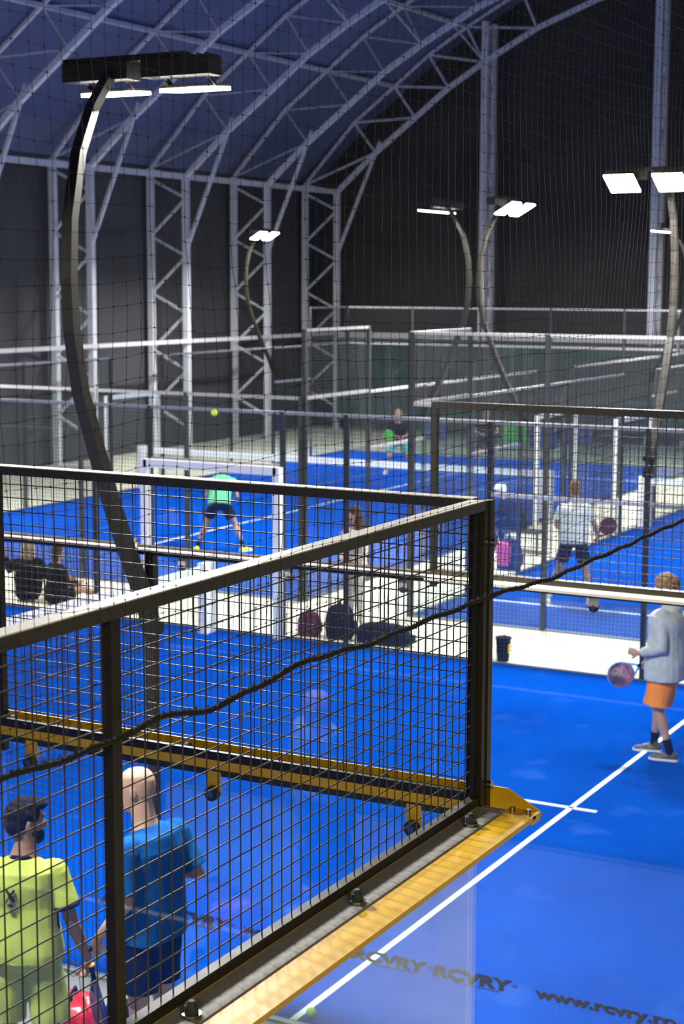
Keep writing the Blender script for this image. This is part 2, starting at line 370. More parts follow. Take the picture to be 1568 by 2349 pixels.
def wall(label, o, d, panels, posts, r=.002, post=.06, top_m='railgrey', steel='farsteel', base=(0, 0, 0)):
    """o origin, d unit direction; panels (s0, s1, glass_top, mesh_top, rail?); posts (s, height)."""
    e = empty('court_fence', base if any(base) else o, 0, label, 'fence')
    for s, h, *wd in posts:
        wv = wd[0] if wd else post
        MB().bar(P(o, d, s, wd[1] if len(wd) > 1 else -.01), P(o, d, s, h), wv, wv, V(d)).build('post', M[steel], e)
    n = V((d[1], -d[0], 0))
    for s0, s1, gt, mt in panels:
        if gt > 0:
            MB().bar(P(o, d, s0+.01, gt/2+.01)+n*.03, P(o, d, s1-.01, gt/2+.01)+n*.03, .012, gt-.04).build('glass_panel', M['glass'], e)
        if mt > gt:
            m = MB(); mesh_panel(m, o, d, s0+.02, s1-.02, max(gt, .02), mt, r); q = m.build('wire_mesh', M['farsteel'], e); tag(q, kind='stuff')
        tb = MB().bar(P(o, d, s0, mt-.015), P(o, d, s1, mt-.015), .045, .04); tb.build('top_rail', M[top_m], e)
        if gt > 0 and mt > gt: MB().bar(P(o, d, s0, gt), P(o, d, s1, gt), .05, .05).build('middle_rail', M[top_m], e)
    return e
# side wall along Y for court T, far side (x=13.91)
wall('fence along the far side of the near court, mesh with a white padded entrance', (13.95, 0, 0), (0, 1, 0),
     [(-.06, 2, 3, 4), (2, 4, 2.1, 3)]+[(s, s+2, 0, 3) for s in (4, 6)]+[(8, 8.95, 0, 3), (8.95, 11.05, 2.28, 3), (11.05, 12, 0, 3)]+[(s, s+2, 0, 3) for s in (12, 14)]+[(16, 18, 2.1, 3), (18, 20, 3, 4)],
     [(0, 4), (2, 4)]+[(s, 3) for s in (4, 6, 8, 8.95, 11.05, 12, 14, 16)]+[(18, 4), (20, 4)])
for c in [c for c in D.objects if c.parent and c.parent.name == 'court_fence' and c.name.startswith('glass_panel')]:
    vs = [v.co.y for v in c.data.vertices]
    if min(vs) > 8.5 and max(vs) < 11.5: D.objects.remove(c)
MB().bar((13.95, 4, 2.1), (13.95, 6, 2.1), .04, .05).build('middle_rail', M['railw'], D.objects['court_fence'])
# near side of court T (x=3.87)
def ledge(e, along, fixed, s0, s1, sgn, colm, z=3.0, clamps=(), bolts=(), steel='steel', w0=.10, w1=.205, lo=.02):
    """steel angle on top of the glass: strip, ledge, lower lip, clamps."""
    def bx(a0, a1, c0, c1, z0, z1):
        c0, c1 = sorted((fixed+sgn*c0, fixed+sgn*c1))
        return MB().seg(a0, a1, c0, c1, z0, z1) if along == 'x' else MB().seg(c0, c1, a0, a1, z0, z1)
    if w0 > .021: bx(s0, s1, lo, w0, z-.012, z-.004).build('rubber_strip', M['strip'], e)
    bx(s0, s1, w0+.004, w1, z-.018, z-.008).build('ledge', M[colm], e)
    bx(s0, s1, w1-.006, w1, z-.024, z-.018).build('ledge_lip', M[colm], e)
    bx(s0, s1, -.016, .012, z-.034, z-.001).build('glass_rail', M[colm], e)
    bx(s0, s1, -.018, .014, z-.056, z-.035).build('glass_gasket', M['rubber'], e)
    for c in clamps:
        t = bx(c-.028, c+.028, -.022, -.017, z-.112, z-.04).build('clamp_plate', M[colm], e)
        mm = MB(); cx = (c, fixed-sgn*.03, z-.118) if along == 'x' else (fixed-sgn*.03, c, z-.118); ax = V((0, 1, 0)) if along == 'x' else V((1, 0, 0))
        mm.path([V(cx)-ax*.012, V(cx)+ax*.012], .027, 16); mm.build('clamp_disc', M['rubber'], t, off=e.location)
        m3 = MB().path([V(cx)-ax*.016, V(cx)+ax*.016], .013, 12); m3.build('clamp_bolt', M['chrome'], t, off=e.location)
    for c in bolts:
        q = (c, fixed+sgn*.065, z) if along == 'x' else (fixed+sgn*.065, c, z)
        b = MB().path([V(q)-V((0, 0, .01)), V(q)+V((0, 0, .004))], .024, 14).build('washer', M['chrome'], e)
        MB().path([V(q)+V((0, 0, .003)), V(q)+V((0, 0, .022)), V(q)+V((0, 0, .034))], [.017, .017, .008], 12).build('bolt_head', M['rubber'], b, off=e.location)
eT = wall('fence along the near side of the blue court, with a cream ledge, racket and mast', (3.87, 0, 0), (0, 1, 0),
     [(0, 2, 3, 4), (2, 4, 3, 3)]+[(s, s+2, 0, 3) for s in (4, 6, 8.95-2.95+2, 10, 12, 14)]+[(16, 18, 3, 3), (18, 20, 3, 4)],
     [(0, 4, .05, 2.92), (2, 4, .035, 2.92)]+[(s, 3, .06) for s in (4, 6, 8, 10, 12, 14, 16)]+[(18, 4), (20, 4)], steel='steel', top_m='steel')
for c in [c for c in children(eT) if c.name.startswith(('glass_panel', 'wire_mesh', 'top_rail', 'middle_rail'))]:
    pass
ledge(eT, 'y', 3.87, 0, 2, -1, 'ledgec', 3.0, clamps=(1.02,), w0=.02, w1=.13, bolts=())
ledge(eT, 'y', 3.87, 2, 20, -1, 'railgrey', 3.0, clamps=(2.21, 2.99, 3.78), w0=.02, w1=.06)

# near cage corner of court W : wall A along X (y=0), wall B along Y (x=0)
def frame_panel(e, o, d, s0, s1, z0, z1, r, t=.03):
    MB().bar(P(o, d, s0, z1-t/2), P(o, d, s1, z1-t/2), .052, t).build('top_rail', M['steeltop'], e)
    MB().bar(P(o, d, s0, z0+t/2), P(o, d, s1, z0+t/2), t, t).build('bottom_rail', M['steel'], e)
    MB().bar(P(o, d, s0, z1+.0015), P(o, d, s1, z1+.0015), .050, .003).build('rail_highlight', M['cap'], e)  # thin added strip that paints the lamp highlight along the rail top
    for s in (s0+.008, s1-.008): MB().bar(P(o, d, s, z0), P(o, d, s, z1), .014, .018, V(d)).build('side_rail', M['steel'], e)
    m = MB(); mesh_panel(m, o, d, s0+.02, s1-.02, z0+t*.6, z1-t*.6, r, fine=True); tag(m.build('wire_mesh', M['wire'], e, True), kind='stuff')
eA = empty('court_fence', (0, 0, 0), 0, 'near end wall of the cage, mesh panel over a yellow ledge, glass beneath', 'fence')
for s0, s1 in ((-.05, -2), (-2, -4)):
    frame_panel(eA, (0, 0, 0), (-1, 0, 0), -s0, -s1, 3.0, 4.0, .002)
    MB().seg(s1+.005, s0-(0 if s0 < -.1 else -.035), .0, .012, .01, 2.95).build('glass_panel', M['glassd'], eA)
for x in (-2.0, -4.0):
    MB().seg(x-.019, x+.002, -.013, .013, 2.9, 3.972).build('post', M['steel'], eA)
    MB().seg(x+.002, x+.019, -.011, .011, 2.9, 3.972).build('post_strap', M['steel'], eA)
MB().seg(-.042, -.008, -.022, .020, 2.96, 3.999).build('corner_post', M['steel'], eA)
ledge(eA, 'x', 0, -4, -.02, -1, 'yellow', 3.0, clamps=(), bolts=(-.22, -.98, -1.80, -2.6), lo=.010)
MB().seg(-.04, .02, -.205, -.10, 2.965, 2.992).build('ledge_end_plate', M['yellow'], eA)
for x, y in ((-.02, -.18), (-.02, -.125)): MB().path([(x, y, 2.99), (x, y, 3.008)], .009, 10).build('bolt', M['chrome'], eA)
eB = empty('court_fence', (0, .02, 0), 0, 'near side mesh panel of the cage over a yellow ledge, running left from the corner', 'fence')
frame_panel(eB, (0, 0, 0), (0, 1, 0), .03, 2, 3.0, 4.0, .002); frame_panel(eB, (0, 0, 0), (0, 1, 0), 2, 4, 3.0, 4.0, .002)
for s in (0.03, 2): MB().seg(-.006, .006, s+.005, s+1.96, .01, 2.95).build('glass_panel', M['glass'], eB)
MB().seg(-.006, .026, -.026, .012, 2.93, 3.998).build('corner_post', M['steel'], eB)
for y in (2.0, 4.0): MB().seg(-.012, .016, y-.022, y+.022, 2.9, 4.0).build('post', M['steel'], eB)
ledge(eB, 'y', 0, .0, 4, 1, 'yellow', 3.0, clamps=(.23, 1.02, 1.84, 2.6), bolts=(), w0=.02, w1=.03, lo=.02)
# upright leg of the yellow angle with its cut end past the corner post
m = MB(); pts = [(-.205, 2.975), (-.20, 2.99), (-.085, 3.05), (4.0, 3.05), (4.0, 2.975)]
for x in (.030, .036):
    for y, z in pts: m.v.append(V((x, y, z)))
k = len(pts); m.f += [tuple(reversed(range(k))), tuple(range(k, 2*k))]+[(i, (i+1) % k, k+(i+1) % k, k+i) for i in range(k)]
m.build('upright_leg', M['yellow'], eB)
for y in (.36, 1.16, 1.96): MB().ball((.026, y, 3.02), (.012, .018, .018), 12, 8).build('bolt_head', M['rubber'], eB, True)
for z in (3.06, 3.86): MB().path([(.010, -.038, z), (.010, -.024, z)], .013, 12).build('bolt_head', M['chrome'], eB)

# far courts
def far_side(label, x0, x1, y, g1=True, first=True):
    L = x1-x0
    p = [(0, 2, 3, 4), (2, 4, 2.1, 3), (4, 6, 0, 3), (6, 9, 0, 3), (11, 14, 0, 3), (14, 16, 0, 3), (16, 18, 2.1, 3), (18, 20, 3, 4)]
    return wall(label, (x0, y, 0), (1, 0, 0), p, [(0, 4), (2, 4), (4, 3), (6, 3), (9, 3), (11, 3), (14, 3), (16, 3), (18, 4), (20, 4)], r=.0022)
far_side('fence on the left side of the far left court, in front of the lattice columns', 16.3, 36.3, 20.04)
far_side('fence on the right side of the far left court, along the cream aisle', 16.3, 36.3, 9.96)
far_side('fence on the left side of the far right court, pale rail rising right', 16.1, 36.1, 8.14)
def end_wall(label, x, y0, y1, mt=4.0): return wall(label, (x, y0, 0), (0, 1, 0), [(s, s+2, 3, mt) for s in (0, 2, 4, 6, 8)], [(s, mt) for s in (0, 2, 4, 6, 8, 10)], r=.0022)
end_wall('glass end wall at the near end of the far left court', 16.26, 10, 20, 3.02)
end_wall('glass end wall at the far end of the far left court', 36.34, 10, 20)
end_wall('glass end wall at the near end of the far right court', 16.06, -1.9, 8.1, 4.0)
end_wall('glass end wall at the far end of the far right court', 36.14, -1.9, 8.1)
# entrance frames (white padded)
def entrance(label, o, d, w, h=2.2, t=.1):
    e = empty('entrance_frame', o, 0, label, 'door frame')
    for s in (0, w): MB().bar(P(o, d, s, 0), P(o, d, s, h), t, t, V(d)).build('padded_post', M['white'], e)
    MB().bar(P(o, d, 0, h-t/2), P(o, d, w, h-t/2), t, t*1.1).build('lintel', M['white'], e)
    return e
entrance('white padded entrance frame beside the net post of the near court', (13.82, 8.95, 0), (0, 1, 0), 2.1, 2.28, .1)
entrance('white entrance frame on the left side of the far left court', (25.3, 20.15, 0), (1, 0, 0), 2.05, 2.15, .08)
entrance('white entrance frame on the right side of the far left court', (25.1, 9.84, 0), (1, 0, 0), 2.1, 2.15, .07)
entrance('white entrance frame on the left side of the far right court', (25.1, 8.26, 0), (1, 0, 0), 2.1, 2.15, .08)

# nets of the courts
def court_net(label, p, q, h=.92, tape=.11):
    p, q = V(p), V(q); d = (q-p).normalized(); e = empty('court_net', p, 0, label, 'net')
    MB().bar(p+V((0, 0, h-tape/2)), q+V((0, 0, h-tape/2)), .03, tape).build('tape', M['white'], e)
    m = MB(); L = (q-p).length; k = int(L/.09)
    for i in range(k+1): m.bar(p+d*(L*i/k)+V((0, 0, .02)), p+d*(L*i/k)+V((0, 0, h-tape)), .0035, .0035, d)
    for i in range(10): z = .03+(h-tape-.04)*i/9; m.bar(p+V((0, 0, z)), q+V((0, 0, z)), .0035, .0035)
    tag(m.build('netting', M['farsteel'], e), kind='stuff')
    for s in (p, q): MB().bar(s+V((0, 0, -.0)), s+V((0, 0, h+.03)), .14, .24, d).build('padded_post', M['white'], e)
    return e
court_net('net of the near court, broad white tape rising from the left edge', (4.05, 10, 0), (13.72, 10, 0))
court_net('net of the far left court, long white tape across the middle', (26.3, 10.1, 0), (26.3, 19.9, 0), .95, .13)
court_net('net of the far right court, white tape at the right edge', (26.1, -1.8, 0), (26.1, 8.0, 0), .95, .13)

# ------------------------------------------------------------------ floodlight masts
def mast(label, loc, rz, tilt=5):
    """local +x is the court side, the bow goes to -x."""
    e = empty('light_mast', (0, 0, 0))
    prof = [(-.05, 2.42), (-.10, 2.56), (-.17, 2.72), (-.32, 3.0), (-.50, 3.37), (-.62, 3.66), (-.77, 4.03), (-.845, 4.4), (-.86, 4.7), (-.84, 5.05), (-.75, 5.43), (-.61, 5.70), (-.38, 5.97)]
    m = MB(); rs = []
    for i, (x, z) in enumerate(prof):
        a, b = prof[max(i-1, 0)], prof[min(i+1, len(prof)-1)]; t = V((b[0]-a[0], 0, b[1]-a[1])).normalized(); n = V((t.z, 0, -t.x)); wd = .050-.018*i/12; dp = .043-.016*i/12
        c = V((x, 0, z)); rs.append([c+n*dp+V((0, wd, 0)), c-n*dp+V((0, wd, 0)), c-n*dp-V((0, wd, 0)), c+n*dp-V((0, wd, 0))])
    m.rings(rs).build('curved_pole', M['maststeel'], e)
    MB().seg(-.07, .0, -.05, .05, 2.44, 2.50).build('bracket', M['maststeel'], e); MB().seg(-.13, .0, -.05, .05, 2.62, 2.67).build('bracket', M['maststeel'], e)
    MB().seg(-.42, -.34, -.52, .36, 5.985, 6.02).build('crossbar', M['housing'], e)
    for sgn in (-1, 1):
        y = sgn*.29-.18
        h = MB().seg(-.44, -.30, y-.24, y+.24, 5.88, 5.985)
        for k in range(9): h.seg(-.445, -.295, y-.22+k*.055-.004, y-.22+k*.055+.004, 5.985, 6.0)
        ho = h.build('lamp_housing', M['housing'], e)
        rot = Matrix.Rotation(R(-tilt), 3, 'Y'); c = V((-.19, y+.02, 5.835)); L = .23 if tilt < 15 else .33
        MB().box(c+V((0, 0, .010)), (L, .34, .018), rot).build('led_panel', M['housing'], ho)
        MB().box(c-rot @ V((0, 0, .010)), (L+.01, .35, .020), rot).build('lens', M['lens'], ho)
        for dy in (-.15, .15): MB().bar((-.33, y+dy, 5.9), (-.24, y+dy, 5.845), .02, .02).build('lamp_bracket', M['housing'], ho)
    e.location = loc; e.rotation_euler = (0, 0, rz); tag(e, label, 'floodlight mast', 'curved floodlight masts')
    return e
lightdata = D.lights.new('floodlight', 'AREA'); lightdata.shape = 'RECTANGLE'; lightdata.size = .30; lightdata.size_y = .40; lightdata.energy = LAMP_W; lightdata.spread = R(180); lightdata.color = (1, .98, .95)
def mast_light(e):
    for sgn in (-1, 1):
        o = D.objects.new('floodlight_beam', lightdata); COL.objects.link(o); o.parent = e
        rot = Matrix.Rotation(R(-10), 3, 'Y'); o.location = V((-.19, sgn*.29-.16, 5.80))-rot @ V((0, 0, .04)); o.rotation_euler = rot.to_euler()
m0 = mast('black curved floodlight mast in front with twin dark lamp heads, rising from the near fence', (3.93, 4.0, 0), 0)
allm = [m0]; m1 = mast('floodlight mast at the right edge with two wide bright lamps', (13.90, 4.0, 0), math.pi, 30); allm.append(m1)
for lab, loc, rz in (
    ('floodlight mast of the near court beyond the left edge', (13.90, 16.0, 0), math.pi),
    ('near floodlight mast beyond the left edge on the near side', (3.93, 16.0, 0), 0),
    ('slim curved mast left of the tall bright column, with two thin slanting lamps', (20.3, 10.02, 0), math.pi/2),
    ('distant curved mast at the right with a thin low lamp', (32.3, 10.02, 0), math.pi/2),
    ('distant mast between the lattice columns with a bright oval lamp', (32.3, 19.98, 0), -math.pi/2),
    ('mast of the far left court beyond the left edge', (20.3, 19.98, 0), -math.pi/2),
    ('pale curved mast bending right beside the bright column, with a large oval lamp', (20.2, 8.08, 0), -math.pi/2),
    ('mast of the far right court beyond the right edge', (32.1, 8.08, 0), -math.pi/2),
    ('mast on the far side of the far right court', (20.2, -1.9, 0), math.pi/2),
    ('second mast on the far side of the far right court', (32.1, -1.9, 0), math.pi/2),
    ('mast of the cage court beyond the left edge', (-.05, 16, 0), math.pi),
    ('mast of the cage court on its near side', (-.05, 4.0, 0), math.pi)):
    e = copy_tree(m0 if rz in (0, math.pi/2) else m1); e.location = loc; e.rotation_euler = (0, 0, rz); e['label'] = lab; allm.append(e)
for e in allm: mast_light(e)

# ------------------------------------------------------------------ safety net with rope
def rope_z(x):
    ks = [(-4.6, 3.74), (-2.42, 3.73), (-2.07, 3.715), (-1.91, 3.73), (-1.68, 3.70), (-1.22, 3.725), (-.91, 3.705), (-.04, 3.70), (.44, 3.675), (1.11, 3.68), (2.04, 3.69), (4.5, 3.72)]
    for (a, za), (b, zb) in zip(ks, ks[1:]):
        if x <= b: return za+(zb-za)*(x-a)/(b-a)
    return ks[-1][1]
en = empty('safety_net', (0, -.045, 3.7), 0, 'black safety netting hanging over the cage, edged below by a thick rope', 'net')
NP = .05; xs = [-4.4+NP*i for i in range(int(8.6/NP)+1)]; top = 6.6; rows = int((top-3.70)/NP)
def netp(i, j):
    x = xs[i]; z0 = rope_z(x); t = j/rows; z = z0+(top-z0)*t
    nx = noise.noise(V((x*1.3, j*.11, 3.1))); nz = noise.noise(V((x*1.7, j*.23, 8.3))); ny = noise.noise(V((x*.8, j*.06, 1.7)))
    k = min(1, (1-t)*1.6+.25); jit = noise.noise(V((i*.9, j*.9, 5)))
    lean = .05*math.sin(x*2.1+1)*(1-t)*math.exp(-j*.04)
    return V((x+nx*.045*k+lean+jit*.006, -.05+ny*.03*k, z+nz*.028*k*(0 if j == 0 else 1)+jit*.004))
m = MB(); P_ = [[netp(i, j) for j in range(rows+1)] for i in range(len(xs))]
def thin(m, pts, r):
    base = len(m.v); k = len(pts)
    for i, p in enumerate(pts):
        d = (pts[min(i+1, k-1)]-pts[max(i-1, 0)]).normalized(); a = d.cross(V((0, 1, 0))); a = a.normalized() if a.length > .01 else V((1, 0, 0)); b = d.cross(a)
        m.v += [p+a*r, p-a*r*.5+b*r*.87, p-a*r*.5-b*r*.87]
    for i in range(k-1):
        for j in range(3): m.f.append((base+3*i+j, base+3*i+(j+1) % 3, base+3*i+3+(j+1) % 3, base+3*i+3+j))
for i in range(len(xs)): thin(m, P_[i], .00075)
for j in range(1, rows+1): thin(m, [P_[i][j] for i in range(len(xs))], .0006)
for i in range(len(xs)):
    for j in range(1, rows+1): m.box(P_[i][j], (.003, .003, .003))
tag(m.build('netting', M['netc'], en), kind='stuff')
pts = []; x = -4.5
while x < 4.3:
    pts.append(V((x, -.052+.003*math.sin(x*9), rope_z(x)+.003*math.sin(x*23)))); x += .04
m = MB(); m.path(pts, [.0075+.0018*noise.noise(V((i*.7, 0, 0))) for i in range(len(pts))], 8)
for i, p in enumerate(pts[:-1]):
    for k in range(4):
        t = i*4+k; q = p.lerp(pts[i+1], k/4); a = t*1.9
        m.bar(q, q+V((.007, .0095*math.cos(a), .0095*math.sin(a))), .0025, .0025)
m.build('edge_rope', M['rope'], en)
m = MB()
for i in range(0, len(xs)):
    p = V((xs[i], -.05, rope_z(xs[i]))); m.path([p+V((0, .009, -.004)), p+V((.004, 0, .011)), p+V((0, -.009, -.004))], .0015, 4)
tag(m.build('rope_lashing', M['netc'], en), kind='stuff')
# loose tie ends at the corner post
m = MB(); c = V((-.02, -.05, 3.80)); m.path([c+V((.02*math.cos(t*.5), -.004, .022*math.sin(t*.5))) for t in range(9)], .0014, 5); m.build('cord_end', M['creamk'], en)

# ------------------------------------------------------------------ people
def remesh(mb, voxel, name, m, parent, wob=0, wscale=9, smooth=2):
    me = D.meshes.new(name); me.from_pydata([tuple(v) for v in mb.v], [], mb.f); me.update()
    o = D.objects.new(name, me); COL.objects.link(o)
    bm = bmesh.new(); bm.from_mesh(me); bmesh.ops.recalc_face_normals(bm, faces=bm.faces); bm.to_mesh(me); bm.free()
    r = o.modifiers.new('r', 'REMESH'); r.mode = 'VOXEL'; r.voxel_size = voxel
    s = o.modifiers.new('s', 'SMOOTH'); s.iterations = smooth; s.factor = .5
    dg = bpy.context.evaluated_depsgraph_get(); dg.update(); me2 = D.meshes.new_from_object(o.evaluated_get(dg))
    D.objects.remove(o); D.meshes.remove(me)
    if wob:
        ns = [v.normal.copy() for v in me2.vertices]
        for v, n_ in zip(me2.vertices, ns): v.co += n_*(wob*noise.noise(V((v.co.x*wscale, v.co.y*wscale, v.co.z*wscale*.6))))
    me2.polygons.foreach_set('use_smooth', [True]*len(me2.polygons)); me2.name = name; me2.materials.clear()
    return link(name, me2, m, parent)
def ring(c, ax, ay, rx, ry, n=16, sq=1.0):
    out = []
    for j in range(n):
        t = 2*math.pi*j/n; ct, st = math.cos(t), math.sin(t)
        out.append(c+ax*(rx*math.copysign(abs(ct)**sq, ct))+ay*(ry*math.copysign(abs(st)**sq, st)))
    return out
def limb(m, pts, rad, n=12, flat=None):
    """capsule chain with round ends"""
    pts = [V(p) for p in pts]; d0 = (pts[0]-pts[1]).normalized(); d1 = (pts[-1]-pts[-2]).normalized()
    P2 = [pts[0]+d0*rad[0]*.9, pts[0]+d0*rad[0]*.6]+pts+[pts[-1]+d1*rad[-1]*.6, pts[-1]+d1*rad[-1]*.9]
    R2 = [rad[0]*.35, rad[0]*.8]+list(rad)+[rad[-1]*.8, rad[-1]*.35]
    m.path(P2, R2, n, True, flat)
def hand(m, wr, d, pn, s=1.0, curl=.5, left=True, thumb_in=.5):
    """wrist, pointing direction, palm normal (towards the palm side)"""
    d = V(d).normalized(); pn = V(pn); pn = (pn-d*pn.dot(d)).normalized(); lat = d.cross(pn)*(1 if left else -1)
    c = V(wr)
    m.rings([ring(c+d*t*s, lat, pn, w*s, h*s, 12) for t, w, h in ((-.01, .024, .02), (.02, .032, .018), (.06, .040, .016), (.088, .038, .013), (.095, .03, .009))])
    for k, (off, L) in enumerate(((.030, .068), (.010, .076), (-.010, .072), (-.029, .056))):
        p = c+d*.085*s+lat*off*s; dir_ = d.copy(); pts = [p-d*.02*s, p]; a = 0
        for q, fr in enumerate((.42, .32, .26)):
            a += curl*(.9 if q else .7); dv = d*math.cos(a)+pn*math.sin(a); p = p+dv*L*fr*s; pts.append(p)
        limb(m, pts, [.0095*s, .0095*s, .009*s, .0085*s, .0075*s], 8)
    p = c+d*.03*s+lat*.032*s; q = p+(lat*.8+d*.6+pn*thumb_in).normalized()*.035*s; t = q+(lat*.2+d*.9+pn*thumb_in).normalized()*.03*s; u = t+(d*.9-lat*.2+pn*thumb_in).normalized()*.022*s
    limb(m, [p, q, t, u], [.013*s, .011*s, .010*s, .0085*s], 8)
def head_shape(m, c, Rm, s):
    X, Y, Z = Rm @ V((1, 0, 0)), Rm @ V((0, 1, 0)), Rm @ V((0, 0, 1)); c = V(c)
    L = [(-.122, .055, .022, .02), (-.116, .048, .045, .036), (-.095, .032, .066, .05), (-.065, .014, .086, .061), (-.03, .0, .098, .069), (.01, -.006, .103, .0745), (.045, -.008, .103, .076), (.078, -.008, .093, .069), (.10, -.008, .074, .055), (.115, -.008, .045, .034), (.12, -.008, .015, .012)]
    m.rings([ring(c+X*cx*s+Z*z*s, X, Y, rx*s, ry*s, 18) for z, cx, rx, ry in L])
    limb(m, [c+(X*.094+Z*.02)*s, c+(X*.106-Z*.012)*s, c+(X*.112-Z*.03)*s], [.009*s, .011*s, .014*s], 8)   # nose
    limb(m, [c+(X*.085+Y*.035+Z*.03)*s, c+(X*.094+Z*.034)*s, c+(X*.085-Y*.035+Z*.03)*s], [.012*s]*3, 8)     # brow
    limb(m, [c+(X*.078+Y*.022-Z*.072)*s, c+(X*.090-Z*.07)*s, c+(X*.078-Y*.022-Z*.072)*s], [.009*s]*3, 8)    # lips
    for sg in (-1, 1):
        rr = Matrix((X, Y, Z)).transposed()
        m.ball(c+(X*-.012+Y*sg*.077+Z*-.008)*s, (.019*s, .010*s, .033*s), 10, 6, rr)
def figure(label, loc, th, H, J, look, head_pitch=0, head_yaw=0, skin='skin', top='blueshirt', sleeve=.6, bottom='navy', legl=.75, shoe='whites', sock=None,
           hair=None, hstyle='short', bulk=1.0, hands=None, voxel=.008, hood=False, shirt_len=.06, trim=None, loose=1.0, cls='person'):
    """J: joints for height 1.80 in a frame with x = facing, y = left, z = up; th: 0 = seen from behind, + = turned to the left of the picture"""
    s = H/1.8; e = empty(cls, loc, YAW+R(th), label, 'person')
    j = dict(pelvis=(0, 0, .95), waist=(0, 0, 1.10), chest=(0, 0, 1.30), neck=(-.01, 0, 1.47), head=(.02, 0, 1.672),
             hipL=(0, .09, .90), hipR=(0, -.09, .90), kneeL=(.02, .11, .49), kneeR=(.02, -.11, .49), ankL=(-.02, .12, .08), ankR=(-.02, -.12, .08),
             shL=(0, .185, 1.41), shR=(0, -.185, 1.41), elL=(-.03, .25, 1.13), elR=(-.03, -.25, 1.13), wrL=(.05, .27, .89), wrR=(.05, -.27, .89),
             hdL=(.02, 0, -1), hdR=(.02, 0, -1), pnL=(0, -1, 0), pnR=(0, 1, 0), footL=(1, .15, 0), footR=(1, -.15, 0))
    j.update(J); isdir = ('hdL', 'hdR', 'pnL', 'pnR', 'footL', 'footR'); j = {k: V(v)*(1 if k in isdir else s) for k, v in j.items()}
    lat_s = (j['shL']-j['shR']).normalized(); lat_h = (j['hipL']-j['hipR']).normalized()
    def torso(m, infl, z_low, stop=7, widths=None):
        spine = [j['pelvis']-(j['waist']-j['pelvis']).normalized()*z_low*s, j['pelvis'], j['waist'], j['waist'].lerp(j['chest'], .55), j['chest'].lerp(j['neck'], .25), j['chest'].lerp(j['neck'], .68), j['neck']+(j['neck']-j['chest'])*.02, j['neck'].lerp(j['head'], .32)]
        Wd = [(.150, .10), (.168, .112), (.148*bulk, .103*bulk), (.162*bulk, .112*bulk), (.178*bulk, .118*bulk), (.168*bulk, .100*bulk), (.085, .066), (.056, .060)]
        if infl > 0: Wd[0] = (.182*loose, .134*loose); Wd[1] = (.184*loose, .134*loose); Wd[2] = (.168*bulk, .124*bulk)
        rs = []
        for i in range(stop):
            p = spine[i]; dr = (spine[min(i+1, 7)]-spine[max(i-1, 0)]).normalized(); la = lat_h.lerp(lat_s, min(1, i/4)); la = (la-dr*la.dot(dr)).normalized(); fr = la.cross(dr)
            a, b = Wd[i]; k = infl if i < 6 else infl*.4
            k2 = .016 if infl > 0 and i == 5 else 0; rs.append(ring(p, la, fr, (a+k+k2)*s, (b+k+k2*.6)*s, 20, .85 if i < 5 else 1))
        m.rings(rs)
    hr = Matrix.Rotation(R(head_yaw), 3, 'Z') @ Matrix.Rotation(R(head_pitch), 3, 'Y')
    body = MB(); torso(body, -.008, .10, 8)
    limb(body, [j['neck']-V((0, 0, .03*s)), j['neck'].lerp(j['head'], .5), j['head']-V((.02*s, 0, .03*s))], [.062*s*min(bulk, 1.12), .056*s*min(bulk, 1.12), .056*s], 14)
    head_shape(body, j['head'], hr, s)
    for S, lf in (('L', True), ('R', False)):
        sh, el, wr = j['sh'+S], j['el'+S], j['wr'+S]; b_ = bulk**.5
        limb(body, [sh-V((0, 0, .012*s)), sh.lerp(el, .35), el, el.lerp(wr, .35), wr], [.042*s*b_, .045*s*b_, .039*s, .038*s, .026*s], 12)
        cu, ti = (hands or {}).get(S, (.35, .3)); hand(body, wr, j['hd'+S], j['pn'+S], s, cu, lf, ti)
        hp, kn, an = j['hip'+S], j['knee'+S], j['ank'+S]; bk = (kn-hp).cross(lat_h).normalized()
        limb(body, [hp, hp.lerp(kn, .4), kn-(kn-hp)*.04, kn, kn.lerp(an, .3)-V((.012*s, 0, 0)), kn.lerp(an, .72), an], [.085*s, .075*s, .055*s, .055*s, .056*s, .036*s, .034*s], 14)
        ft = j['foot'+S].normalized(); limb(body, [an-V((0, 0, .03*s)), an+ft*.09*s-V((0, 0, .04*s))], [.036*s, .03*s], 10)
    remesh(body, voxel, 'body', M[skin], e)
    # face details
    X, Y, Z = hr @ V((1, 0, 0)), hr @ V((0, 1, 0)), hr @ V((0, 0, 1)); hc = j['head']
    for sg in (-1, 1):
        o = MB().ball(hc+(X*.086+Y*sg*.031+Z*.008)*s, .0125*s, 10, 6).build('eye', M['eyew'], e, True, off=(0, 0, 0))
        MB().ball(hc+(X*.0955+Y*sg*.031+Z*.008)*s, .006*s, 8, 5).build('iris', M['eyed'], o, True, off=(0, 0, 0))
    MB().ball(hc+(X*.093-Z*.071)*s, (.006*s, .022*s, .004*s), 10, 5, hr).build('mouth', M['lip'], e, True, off=(0, 0, 0))
    # top
    t = MB(); torso(t, .012+(.008 if hood else 0), shirt_len, 7)
